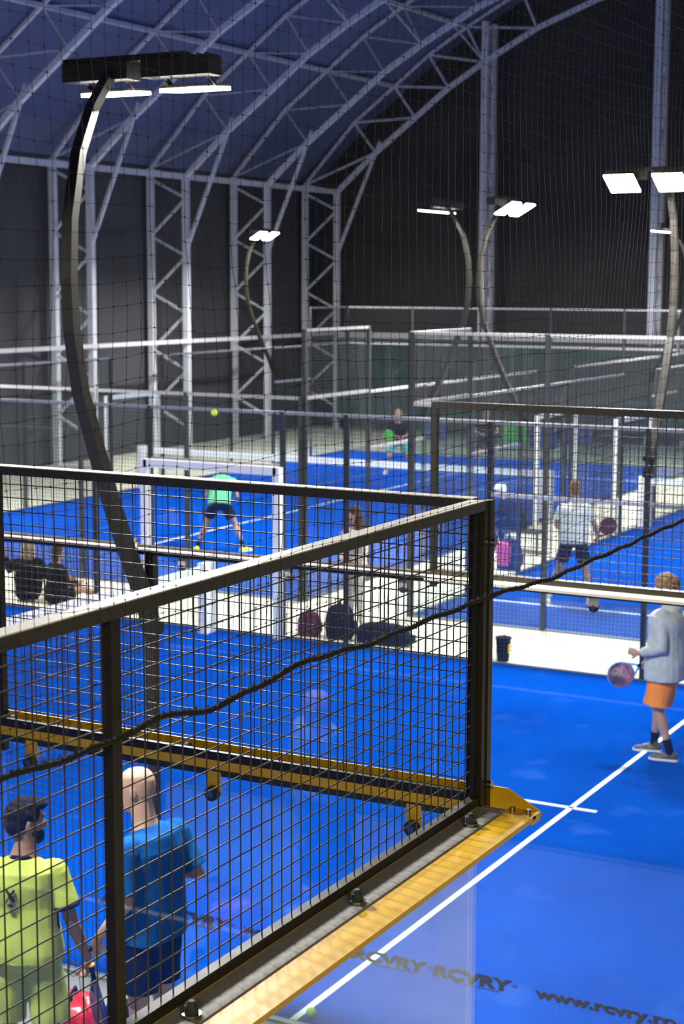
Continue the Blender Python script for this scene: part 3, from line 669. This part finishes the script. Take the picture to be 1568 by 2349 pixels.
    for S in 'LR':
        sh, el, wr = j['sh'+S], j['el'+S], j['wr'+S]; b_ = bulk**.5; inn = j['chest'].lerp(j['neck'], .5).lerp(sh, .45)
        if sleeve <= 1:
            q = sh.lerp(el, sleeve); t.ball(sh-V((0, 0, .006))*s, .063*s*b_, 14, 10); t.path([inn, sh.lerp(inn, .25), sh.lerp(el, .08), sh.lerp(el, sleeve*.6), q], [.055*s, .064*s*b_, .066*s*b_, .064*s*b_, .068*s*b_], 16)
        else:
            q = el.lerp(wr, sleeve-1); t.path([inn, sh.lerp(inn, .25), sh.lerp(el, .08), sh.lerp(el, .6), el, el.lerp(q, .5), el.lerp(q, .92), q], [.055*s, .070*s, .072*s, .066*s, .058*s, .052*s, .045*s, .036*s], 16)
        if trim: 
            dq = (el-sh).normalized(); MB().path([q-dq*.006*s, q+dq*.016*s], .0715*s*b_, 20).build('sleeve_trim', M[trim], e, True, off=(0, 0, 0))
    if hood: t.ball(j['neck']+V((-.055, 0, .015))*s, (.085*s, .105*s, .075*s), 16, 10); t.path([j['neck']+V((0, 0, -.03))*s, j['neck']+V((.0, 0, .05))*s], [.085*s, .075*s], 16)
    remesh(t, voxel, 'hoodie' if hood else 'shirt', M[top], e, .012*s, 9)
    if trim: MB().path([j['neck']+V((0, 0, .0)), j['neck']+V((.004, 0, .02))*1.0], [.076*s, .066*s], 20).build('collar', M[trim], e, True, off=(0, 0, 0))
    # bottom
    t = MB(); spd = (j['waist']-j['pelvis']).normalized()
    t.rings([ring(j['pelvis']+spd*z*s, lat_h, lat_h.cross(spd), a*s, b*s, 20, .85) for z, a, b in ((-.11, .15, .10), (-.04, .182, .127), (.03, .178, .125), (.09, .160, .116))])
    for S in 'LR':
        hp, kn, an = j['hip'+S], j['knee'+S], j['ank'+S]
        if legl <= 1: q = hp.lerp(kn, legl); t.path([hp+spd*.02*s, hp.lerp(kn, .25), hp.lerp(kn, legl*.7), q], [.095*s, .100*s*loose, .100*s*loose, .102*s*loose], 18)
        else: q = kn.lerp(an, legl-1); t.path([hp, hp.lerp(kn, .4), kn, kn.lerp(q, .4), q], [.098*s, .088*s, .066*s, .064*s, .045*s], 18)
    remesh(t, voxel, 'shorts' if legl <= 1 else 'trousers', M[bottom], e, .012*s, 11)
    # shoes, socks
    for S in 'LR':
        an = j['ank'+S]; ft = j['foot'+S].normalized(); la = V((-ft.y, ft.x, 0)).normalized() if abs(ft.z) < .9 else V((0, 1, 0)); uz = ft.cross(la)*1
        if uz.z < 0 and abs(ft.z) < .9: uz = -uz
        g = an-uz*.078*s; rs = []
        for t_, w_, h_ in ((-.075, .018, .04), (-.065, .032, .075), (-.02, .038, .095), (.03, .038, .088), (.08, .042, .062), (.13, .046, .05), (.175, .040, .042), (.20, .022, .030)):
            rs.append([g+ft*t_*s+la*x*w_*s+uz*(z*h_)*s for x, z in ((-.9, 0), (0, 0), (.9, 0), (1, .25), (.9, .7), (.5, 1), (-.5, 1), (-.9, .7), (-1, .25))])
        o = MB().rings(rs).build('shoe', M[shoe], e, True, off=(0, 0, 0))
        sl = [[g+ft*t_*s+la*x*s*w_*1.08+uz*z*s for x, z in ((-1, -.002), (1, -.002), (1, .018), (-1, .018))] for t_, w_ in ((-.078, .022), (-.06, .036), (.08, .045), (.15, .048), (.205, .022))]
        MB().rings(sl).build('sole', M['whites' if shoe != 'whites' else 'creamk'], o, off=(0, 0, 0))
        if sock: kn = j['knee'+S]; MB().path([an-V((0, 0, .02*s)), an.lerp(kn, .12), an.lerp(kn, .30)], [.042*s, .040*s, .044*s], 14).build('sock', M[sock], e, True, off=(0, 0, 0))
    # hair
    if hair:
        t = MB(); rr = hr
        def hb(x, y, z, r): t.ball(hc+(X*x+Y*y+Z*z)*s, tuple(q*s for q in r), 14, 9, rr)
        hb(-.020, 0, .045, (.108, .086, .092)); hb(-.050, 0, .0, (.075, .080, .085))
        if hstyle == 'curly':
            for k in range(90):
                a = random.uniform(0, 2*math.pi); b = random.uniform(-.35, 1.4); x_ = -.02+.105*math.cos(a)*math.cos(b); 
                if x_ > .06 and b < .5: continue
                hb(x_, .088*math.sin(a)*math.cos(b), .035+.095*math.sin(b), (.024, .024, .024))
        if hstyle == 'quiff': hb(.05, 0, .10, (.06, .066, .035)); hb(.085, -.01, .098, (.03, .04, .02)); hb(0, 0, .105, (.08, .07, .035))
        if hstyle in ('long', 'bun'): hb(-.075, 0, -.06, (.045, .07, .11)); 
        if hstyle == 'long':
            hb(-.085, 0, -.16, (.045, .085, .12)); hb(-.02, .08, -.09, (.05, .028, .13)); hb(-.02, -.08, -.09, (.05, .028, .13)); hb(0, .09, -.2, (.045, .035, .11))
        if hstyle == 'bun': hb(-.07, 0, .13, (.04, .04, .035))
        if hstyle == 'cap': hb(.06, 0, .075, (.09, .07, .014))
        remesh(t, voxel, 'cap' if hstyle == 'cap' else 'hair', M[hair], e, .010*s, 45, 1)
    return e, j, s

# bald man
e, j, s = figure('tall bald person in a royal blue tee and navy shorts holding a bright phone', (2.83, 3.30, -.012), 58, 1.93, dict(
    neck=(.03, 0, 1.455), head=(.09, .0, 1.655), shL=(0, .20, 1.39), shR=(-.01, -.20, 1.39),
    elL=(-.02, .25, 1.10), wrL=(.15, .27, .89), hdL=(.35, .0, -1), elR=(-.14, -.25, 1.13), wrR=(.16, -.17, 1.17), hdR=(1, .25, .1), pnR=(0, .3, 1),
    kneeL=(.01, .12, .49), ankL=(-.02, .13, .08), kneeR=(.03, -.11, .49)), None, 10, 12, 'skin', 'blueshirt', .80, 'navy', .80, 'blacksh', 'whitec', None, 'short', 1.12, dict(L=(.4, .3), R=(.5, .6)), .007, shirt_len=.10, loose=1.08)
MB().ball(V(j['hipL'])+V((.09, .055, -.27))*s, (.018, .006, .018), 12, 6).build('shorts_emblem', M['creamk'], e, off=(0, 0, 0))
tp = empty('phone', (0, 0, 0), 0, 'bright white phone held out in the hand of the bald person', 'phone')
hp = e.matrix_basis @ (j['wrR']+V((.115, .03, .022))); tp.location = hp; tp.rotation_euler = (R(12), R(-8), YAW+R(58+15))
MB().box((0, 0, 0), (.155, .076, .009)).build('case', M['carbon'], tp, off=(0, 0, 0)); MB().box((0, 0, .0052), (.146, .069, .0016)).build('screen', M['phone'], tp, off=(0, 0, 0))
# lime player
e, j, s = figure('bearded dark haired person in a lime jersey and lime shorts at the lower left', (2.22, 3.74, -.012), -6, 1.83, dict(
    head=(.03, -.01, 1.665), elR=(-.02, -.27, 1.12), wrR=(.07, -.33, .88), hdR=(.18, -.1, -1), pnR=(.2, 1, 0), elL=(-.02, .26, 1.12),
    kneeL=(.01, .13, .49), kneeR=(.01, -.14, .49)), None, 4, -55, 'tan', 'limeshirt', .68, 'limeshirt', .88, 'whites', 'whitec', 'hairk', 'quiff', 1.04, dict(R=(.9, .8)), .007, trim='navy', shirt_len=.05, loose=1.12)
hc = j['head']; hr = Matrix.Rotation(R(-55), 3, 'Z') @ Matrix.Rotation(R(4), 3, 'Y'); t = MB()
for x, y, z, r in ((.055, 0, -.085, (.055, .058, .045)), (.03, 0, -.055, (.07, .071, .035))): t.ball(hc+hr @ V((x, y, z))*s, tuple(q*s for q in r), 14, 8, hr)
remesh(t, .006, 'beard', M['hairk'], e, .006, 60, 1)
m = MB()   # crossed-stroke emblem on the upper back
bx = lambda p, q, w_: m.bar(V((-.149, p[0], p[1]))*s, V((-.149, q[0], q[1]))*s, w_, .012, V((1, 0, 0)))
bx((.058, 1.335), (.014, 1.268), .010); bx((.012, 1.332), (.036, 1.302), .012); bx((.036, 1.302), (.060, 1.262), .009); bx((.052, 1.252), (.020, 1.249), .003); bx((.052, 1.243), (.020, 1.240), .003)
m.build('back_emblem', M['navy'], e, off=(0, 0, 0))
m = MB().rings([ring(V((x, -.158-.01*k, z))*s, V((1, 0, 0)), V((0, 1, 0)), .035*s*q_, .018*s, 10) for k, (x, z, q_) in enumerate(((0, 1.33, .5), (0, 1.2, 1), (0, 1.08, 1), (0, .98, .9), (0, .93, .4)))]); m.build('side_panel', M['navy'], e, True, off=(0, 0, 0))
MB().path([V(j['wrR'])+V((0, 0, .04)), V(j['wrR'])+V((0, 0, .055))], .031*s, 14).build('wrist_band', M['navy'], e, True, off=(0, 0, 0))

def racket(label, loc, mrot, face, frame, grip='blackc', holes=True, accent=None):
    """face in the local XZ plane, handle towards +Z, head centre at origin"""
    e = empty('padel_racket', loc, 0, label, 'racket'); e.rotation_euler = mrot.to_euler()
    c = D.curves.new('face', 'CURVE'); c.dimensions = '2D'; c.fill_mode = 'BOTH'; c.extrude = .017
    def spl(pts):
        sp = c.splines.new('POLY'); sp.points.add(len(pts)-1); sp.use_cyclic_u = True
        for p, q in zip(sp.points, pts): p.co = (*q, 0, 1)
    def rad(t): return .122+.012*max(0, math.sin(t))**2
    spl([(rad(t)*math.cos(t), rad(t)*math.sin(t)*1.02) for t in [2*math.pi*k/40 for k in range(40)]])
    if holes:
        for iy in range(-4, 4):
            for ix in range(-4, 5):
                x, y = ix*.022+(.011 if iy % 2 else 0), iy*.022
                if x*x+y*y < .086**2: spl([(x+.0055*math.cos(k*math.pi/3), y+.0055*math.sin(k*math.pi/3)) for k in range(6)])
    o = D.objects.new('face', c); COL.objects.link(o); bpy.context.view_layer.update(); me = D.meshes.new_from_object(o.evaluated_get(bpy.context.evaluated_depsgraph_get())); D.objects.remove(o)
    for v in me.vertices: v.co = V((v.co.x, v.co.z, v.co.y))
    me.materials.clear(); link('face', me, M[face], e)
    m = MB(); rs = []
    for k in range(41):
        t = 2*math.pi*k/40; p = V((rad(t)*math.cos(t), 0, rad(t)*math.sin(t)*1.02)); rs.append(p)
    m.path(rs, .0095, 8, False, (1, 2.0) if False else None)
    for sg in (-.012, .012): pass
    m.build('frame', M[frame], e, True, off=(0, 0, 0))
    m = MB()
    for sg in (-1, 1): m.bar(V((sg*.075, 0, .105)), V((sg*.014, 0, .195)), .022, .03, V((0, 1, 0)))
    m.build('throat', M[frame], e, off=(0, 0, 0))
    MB().path([V((0, 0, .185)), V((0, 0, .30))], .0165, 12, flat=(1, .9)).build('grip', M[grip], e, True, off=(0, 0, 0))
    MB().path([V((0, 0, .30)), V((0, 0, .312))], .020, 12).build('butt_cap', M[accent or grip], e, True, off=(0, 0, 0))
    if accent: MB().path([V((.13*math.cos(t), 0, .13*math.sin(t))) for t in [math.pi*(.9+.06*k) for k in range(9)]], .011, 8).build('edge_stripe', M[accent], e, True, off=(0, 0, 0))
    return e
def basis(z, n):  # local Z -> z, local Y -> n
    z = V(z).normalized(); n = V(n); n = (n-z*n.dot(z)).normalized(); x = n.cross(z); return Matrix((x, n, z)).transposed()
RT, FW = V((math.sin(YAW), -math.cos(YAW), 0)), V((math.cos(YAW), math.sin(YAW), 0))
wr = e.matrix_basis @ j['wrR']; hz = V((-.12, 0, .99)); hz = (hz.x*RT+V((0, 0, hz.z))+FW*-.12).normalized()
g = wr+V((0, 0, -.10))+RT*.03; racket('navy padel racket with an orange edge hanging from the hand of the lime player', g-hz*.25, basis(hz, RT*.9+FW*.45), 'racketn', 'racketn', 'blackc', True, 'racketo')
ew = empty('wrist_strap', wr, 0, 'thin black wrist cord looping beside the hand of the lime player', 'cord')
MB().path([wr+RT*-.02+V((0, 0, -.06)), wr+RT*-.09+V((0, 0, -.03)), wr+RT*-.12+V((0, 0, -.09)), wr+RT*-.08+V((0, 0, -.12)), wr+RT*-.05+V((0, 0, -.08)), wr+RT*-.04+V((0, 0, -.22)), wr+RT*.0+V((0, 0, -.34))], .0022, 6).build('cord', M['netc'], ew, True)

# orange shorts player
e, j, s = figure('curly haired person in a grey hoodie and orange shorts at the right edge', (10.93, 2.77, 0), 62, 1.84, dict(
    elL=(-.03, .27, 1.12), wrL=(.19, .27, 1.06), hdL=(1, .0, .12), pnL=(0, -1, -.2), elR=(.0, -.26, 1.10), wrR=(.13, .02, .93), hdR=(.8, .2, -.25), pnR=(0, .6, -.3),
    kneeL=(.05, .10, .49), ankL=(-.10, .12, .08), kneeR=(.10, -.10, .49), ankR=(.14, -.13, .08), footL=(1, .1, 0), footR=(1, .2, 0), head=(.035, 0, 1.665)),
    None, 8, 0, 'skin', 'grey', 1.93, 'orange', .90, 'blacksh', 'blackc', 'hairl', 'curly', 1.32, dict(L=(.8, .5), R=(1.0, .8)), .010, hood=True, shirt_len=.16, loose=1.36)
wr = e.matrix_basis @ (j['wrR']+V((.09, .0, -.02))*s); hz = (RT*.86+V((0, 0, .48))-FW*.1).normalized()
racket('dark round padel racket with a light blue frame held low by the grey hoodie', wr-hz*.26, basis(hz, FW*-.9+V((0, 0, .25))+RT*.2), 'racketk', 'racketb', 'blackc', True)
# green player, bent forward
figure('person in a green tee bending forward on the far left court', (19.66, 13.58, 0), -4, 1.80, dict(
    pelvis=(-.10, 0, .86), waist=(-.02, 0, 1.0), chest=(.12, 0, 1.15), neck=(.30, 0, 1.22), head=(.46, 0, 1.27), hipL=(-.10, .10, .83), hipR=(-.10, -.10, .83),
    shL=(.24, .20, 1.20), shR=(.24, -.20, 1.20), elL=(.22, .27, .92), elR=(.22, -.27, .92), wrL=(.42, .18, .80), wrR=(.42, -.16, .80), hdL=(1, -.2, -.2), hdR=(1, .2, -.2),
    kneeL=(.02, .24, .46), kneeR=(.02, -.26, .46), ankL=(-.12, .40, .08), ankR=(-.10, -.42, .08), footL=(1, .3, 0), footR=(.8, -.6, 0)), None, 20, 0, 'skin', 'green', .6, 'navy', .62, 'yellows', 'navy', 'hairb', 'short', 1.08, None, .013)
# white tee player
e, j, s = figure('brown haired person in a white tee and navy shorts on the far right court', (18.05, 6.42, 0), -6, 1.82, dict(
    kneeL=(.0, .22, .48), kneeR=(.02, -.18, .47), ankL=(-.06, .36, .08), ankR=(.0, -.24, .08), elR=(.02, -.30, 1.14), wrR=(.16, -.34, .98), hdR=(.7, -.2, -.5), elL=(.04, .26, 1.14), wrL=(.24, .16, 1.05), hdL=(1, -.3, 0)),
    None, 10, 0, 'skin', 'whitec', .65, 'navy', .66, 'whites', 'whitec', 'hairbr', 'short', 1.12, dict(R=(1.0, .8)), .013)
wr = e.matrix_basis @ (j['wrR']+V((.06, 0, -.05))); hz = (-RT*.6+V((0, 0, -.7))).normalized()
racket('burgundy padel racket in the hand of the white tee player', wr-hz*.25, basis(hz, FW), 'magb', 'magb', 'blackc', False)
# woman on the aisle
figure('long haired person in a cream sweater and pale trousers on the cream aisle', (14.95, 8.40, -.012), 128, 1.69, dict(elL=(.03, .24, 1.12), wrL=(.16, .12, 1.02), hdL=(.6, -.7, 0), elR=(.03, -.24, 1.12), wrR=(.18, -.10, 1.0), hdR=(.6, .7, 0)),
    None, 10, -10, 'skin', 'creamk', 1.92, 'greyp', 1.85, 'whites', None, 'hairb', 'long', .92, None, .012, shirt_len=.12)
# two people sitting on the floor of the aisle
sit = dict(pelvis=(0, 0, .14), waist=(.0, 0, .28), chest=(.03, 0, .48), neck=(.04, 0, .66), head=(.07, 0, .84), hipL=(.03, .10, .12), hipR=(.03, -.10, .12), kneeL=(.40, .16, .34), kneeR=(.40, -.16, .34),
           ankL=(.62, .14, .08), ankR=(.62, -.14, .08), shL=(.03, .18, .60), shR=(.03, -.18, .60), elL=(.10, .26, .36), elR=(.10, -.26, .36), wrL=(.30, .18, .36), wrR=(.30, -.18, .36), hdL=(1, 0, 0), hdR=(1, 0, 0))
figure('blond person in dark clothes sitting on the aisle at the left edge', (14.35, 13.55, -.012), 8, 1.74, dict(sit, elL=(.14, .28, .44), wrL=(.10, .34, .70), hdL=(0, .1, 1)), None, 0, 15, 'skin', 'blackc', 1.9, 'blackc', 1.9, 'blacksh', None, 'blond', 'long', 1.1, None, .012)
figure('dark haired person in a black top sitting beside the blond one, bare legs stretched right', (14.3, 13.02, -.012), -55, 1.66, dict(sit, kneeL=(.42, .12, .24), kneeR=(.44, -.10, .22), ankL=(.80, .12, .08), ankR=(.82, -.10, .08)), None, 0, 25, 'skin', 'blackc', 1.9, 'navy', .6, 'whites', None, 'hairb', 'bun', 1.05, None, .012)
# far pair at the net side facing the camera
crouch = dict(pelvis=(-.12, 0, .80), waist=(-.06, 0, .94), chest=(.04, 0, 1.12), neck=(.12, 0, 1.26), head=(.19, 0, 1.44), hipL=(-.12, .10, .77), hipR=(-.12, -.10, .77), shL=(.09, .19, 1.22), shR=(.09, -.19, 1.22),
              elL=(.16, .30, .98), elR=(.16, -.30, .98), wrL=(.38, .10, .92), wrR=(.38, -.10, .92), hdL=(.8, -.5, .1), hdR=(.8, .5, .1), kneeL=(.12, .22, .44), kneeR=(.12, -.22, .44), ankL=(-.06, .30, .08), ankR=(-.06, -.30, .08))
e, j, s = figure('person in a navy top and teal shorts crouching to receive beyond the far net', (31.8, 16.15, 0), 176, 1.84, crouch, None, -5, 0, 'skin', 'navy', .6, 'teal', .8, 'whites', None, 'hairl', 'short', 1.08, None, .015)
g = e.matrix_basis @ V((.42, -.22, .98)); racket('green padel racket of the crouching player', g, basis(RT*.5+V((0, 0, -.8)), FW), 'banner', 'banner', 'blackc', False)
figure('person in dark clothes standing beyond the far net behind a fence post', (33.7, 14.66, 0), 178, 1.80, dict(crouch, ankL=(-.06, .18, .08), ankR=(-.06, -.18, .08), kneeL=(.10, .15, .44), kneeR=(.10, -.15, .44)), None, -5, 0, 'skin', 'blackc', .6, 'blackc', .75, 'whites', None, 'hairb', 'short', 1.05, None, .015)
# person with white cap on a stool between the far courts
sit2 = dict(pelvis=(0, 0, .50), waist=(.06, 0, .64), chest=(.18, 0, .82), neck=(.28, 0, .96), head=(.38, 0, 1.10), hipL=(.03, .10, .48), hipR=(.03, -.10, .48), kneeL=(.42, .14, .50), kneeR=(.42, -.14, .50),
            ankL=(.40, .14, .08), ankR=(.40, -.14, .08), shL=(.24, .19, .92), shR=(.24, -.19, .92), elL=(.34, .24, .68), elR=(.34, -.24, .68), wrL=(.48, .10, .58), wrR=(.48, -.10, .58), hdL=(1, -.2, -.2), hdR=(1, .2, -.2))
figure('person in a white cap and dark jacket sitting bent between the far courts', (22.1, 8.95, -.012), 60, 1.75, sit2, None, 25, 0, 'skin', 'navy', 1.9, 'blackc', 1.9, 'blacksh', None, 'whitec', 'cap', 1.2, None, .014)
e = empty('bench', (22.1, 8.95, 0), 0, 'low dark bench under the person in the white cap', 'bench')
MB().seg(21.9, 22.3, 8.5, 9.4, .36, .40).build('seat', M['farsteel'], e)
for x in (21.95, 22.25):
    for y in (8.55, 9.35): MB().seg(x-.02, x+.02, y-.02, y+.02, -.012, .36).build('leg', M['farsteel'], e)

# ------------------------------------------------------------------ small things
def ball(label, loc, r=.033):
    o = MB().ball((0, 0, 0), r, 20, 14).build('tennis_ball', M['ball'], None, True); o.location = loc; tag(o, label, 'ball', 'tennis balls')
    m = MB().path([V((math.cos(t)*.9, math.sin(t)*.9, .45*math.sin(2*t)))/V((math.cos(t)*.9, math.sin(t)*.9, .45*math.sin(2*t))).length*r*.99 for t in [2*math.pi*k/32 for k in range(33)]], r*.035, 5)
    m.build('seam', M['whites'], o, True, off=(0, 0, 0))
ball('yellow ball lying on the white service line at the bottom', (4.01, 2.90, .037))
ball('yellow ball flying high in front of the dark back wall', (9.78, 7.32, 3.33), .036)
ball('yellow ball on the turf near the centre line of the far left court', (27.2, 14.6, .034), .034)
ball('yellow ball at the far end wall of the far left court', (35.9, 16.7, .034), .034)

def soft(name, label, cat, loc, size, m, rz=0, parts=()):
    e = empty(name, loc, rz, label, cat); t = MB(); sx, sy, sz = size
    rs = []
    for z, k in ((0, .86), (.06, .98), (.3, 1.04), (.6, 1.0), (.85, .86), (.96, .6), (1, .3)):
        rs.append(ring(V((0, 0, z*sz)), V((1, 0, 0)), V((0, 1, 0)), sx/2*k, sy/2*k, 20, .6))
    t.rings(rs); remesh(t, min(size)/18, 'body', m, e, .01, 10)
    MB().path([V((-sx*.18, 0, sz*.97)), V((-sx*.12, 0, sz*1.1)), V((sx*.12, 0, sz*1.1)), V((sx*.18, 0, sz*.97))], .012, 6).build('handle', M['blackc'], e, True, off=(0, 0, 0))
    MB().box((0, -sy*.50, sz*.34), (sx*.6, sy*.14, sz*.36)).build('pocket', parts[0] if parts else m, e, off=(0, 0, 0))
    return e
soft('backpack', 'burgundy backpack on the cream aisle, leftmost of the bags', 'bag', (14.25, 8.72, -.012), (.22, .30, .34), M['magb'], .3)
soft('backpack', 'navy backpack standing on the aisle behind the mesh, taller of the dark bags', 'bag', (14.30, 8.28, -.012), (.26, .38, .46), M['navy'], .2)
soft('duffel_bag', 'long navy duffel bag lying on the aisle right of the standing bag', 'bag', (14.28, 7.62, -.012), (.30, .75, .28), M['navy'], 0)
soft('backpack', 'pink and navy backpack leaning by the far right court', 'bag', (20.4, 8.42, -.012), (.28, .40, .52), M['navy'], 0, (M['purple'],)); _b = [o for o in D.objects if o.name.startswith('backpack') and o.location.x > 20][0]; MB().rings([ring(V((-.145, .04, z)), V((1, 0, 0)), V((0, 1, 0)), .03*k, .13*k, 14, .7) for z, k in ((.08, .8), (.2, 1), (.4, 1), (.47, .6))]).build('front_panel', M['pink'], _b, True, off=(0, 0, 0)); (0)
soft('sports_bag', 'glossy red sports bag on the floor beside the lime player', 'bag', (2.95, 3.98, -.012), (.42, .34, .34), M['red'], .4)
soft('sports_bag', 'maroon sports bag behind the legs of the lime player', 'bag', (2.60, 4.42, -.012), (.34, .46, .26), M['maroon'], .2)
soft('shoe_bag', 'small navy shoe bag on the floor left of the bald person', 'bag', (3.45, 3.97, -.012), (.12, .22, .12), M['navy'], .8)
def bucket(label, loc, s=1):
    e = empty('ball_bucket', loc, 0, label, 'bucket'); rs = []
    rs = [ring(V((0, 0, z*s)), V((1, 0, 0)), V((0, 1, 0)), r*s, r*s, 20) for z, r in ((0, .075), (.28, .095), (.29, .102), (.305, .102), (.305, .09), (.05, .07))]
    MB().rings(rs).build('body', M['navy'], e, True, off=(0, 0, 0)); MB().path([V((.09*math.cos(t), 0, .28+.05*math.sin(t)))*s for t in [math.pi*k/10 for k in range(11)]], .004, 6).build('handle', M['farsteel'], e, off=(0, 0, 0))
    MB().box((-.085*s*.2, -.093*s, .17*s), (.07*s, .008, .11*s)).build('sticker', M['yellow'], e, off=(0, 0, 0)); return e
bucket('black ball bucket with a yellow sticker on the cream aisle', (14.12, 5.86, -.012), 1.0)
bucket('small dark bucket half hidden by the corner post', (14.22, 6.12, -.012), .55)
hz = V((0, 0, -1)); racket('black perforated racket clipped behind the curved mast', (3.77, 4.06, 2.93), basis((.1, .1, -1), (-.5, .85, 0)), 'carbon', 'carbon', 'blackc', True)
for k, (y, z, mm) in enumerate(((15.0, .65, 'banner'), (14.2, .55, 'bannerb'), (13.2, .7, 'bannerb'), (17.4, .6, 'bannerb'))):
    e = empty('wall_banner', (36.44, y, z), 0, ['bright green banner tied low on the far glass end wall', 'blue banner right of the green one', 'blue banner third from the left on the end wall', 'blue banner behind the crouching player'][k], 'banner')
    MB().seg(36.42, 36.44, y-.38, y+.38, z-.22, z+.30).build('cloth', M[mm], e)
    for sy in (-.36, .36): MB().seg(36.40, 36.42, y+sy-.01, y+sy+.01, z+.27, z+.33).build('tie', M['whites'], e)
e = empty('water_bottle', (23.0, 22.4, -.012), 0, 'blue and white water cooler at the left edge by the columns', 'water cooler')
MB().path([(23, 22.4, -.012), (23, 22.4, .5), (23, 22.4, .62)], [.16, .16, .1], 14).build('body', M['bottle'], e, True); MB().path([(23, 22.4, .6), (23, 22.4, .85)], .13, 14).build('jug', M['whites'], e, True)
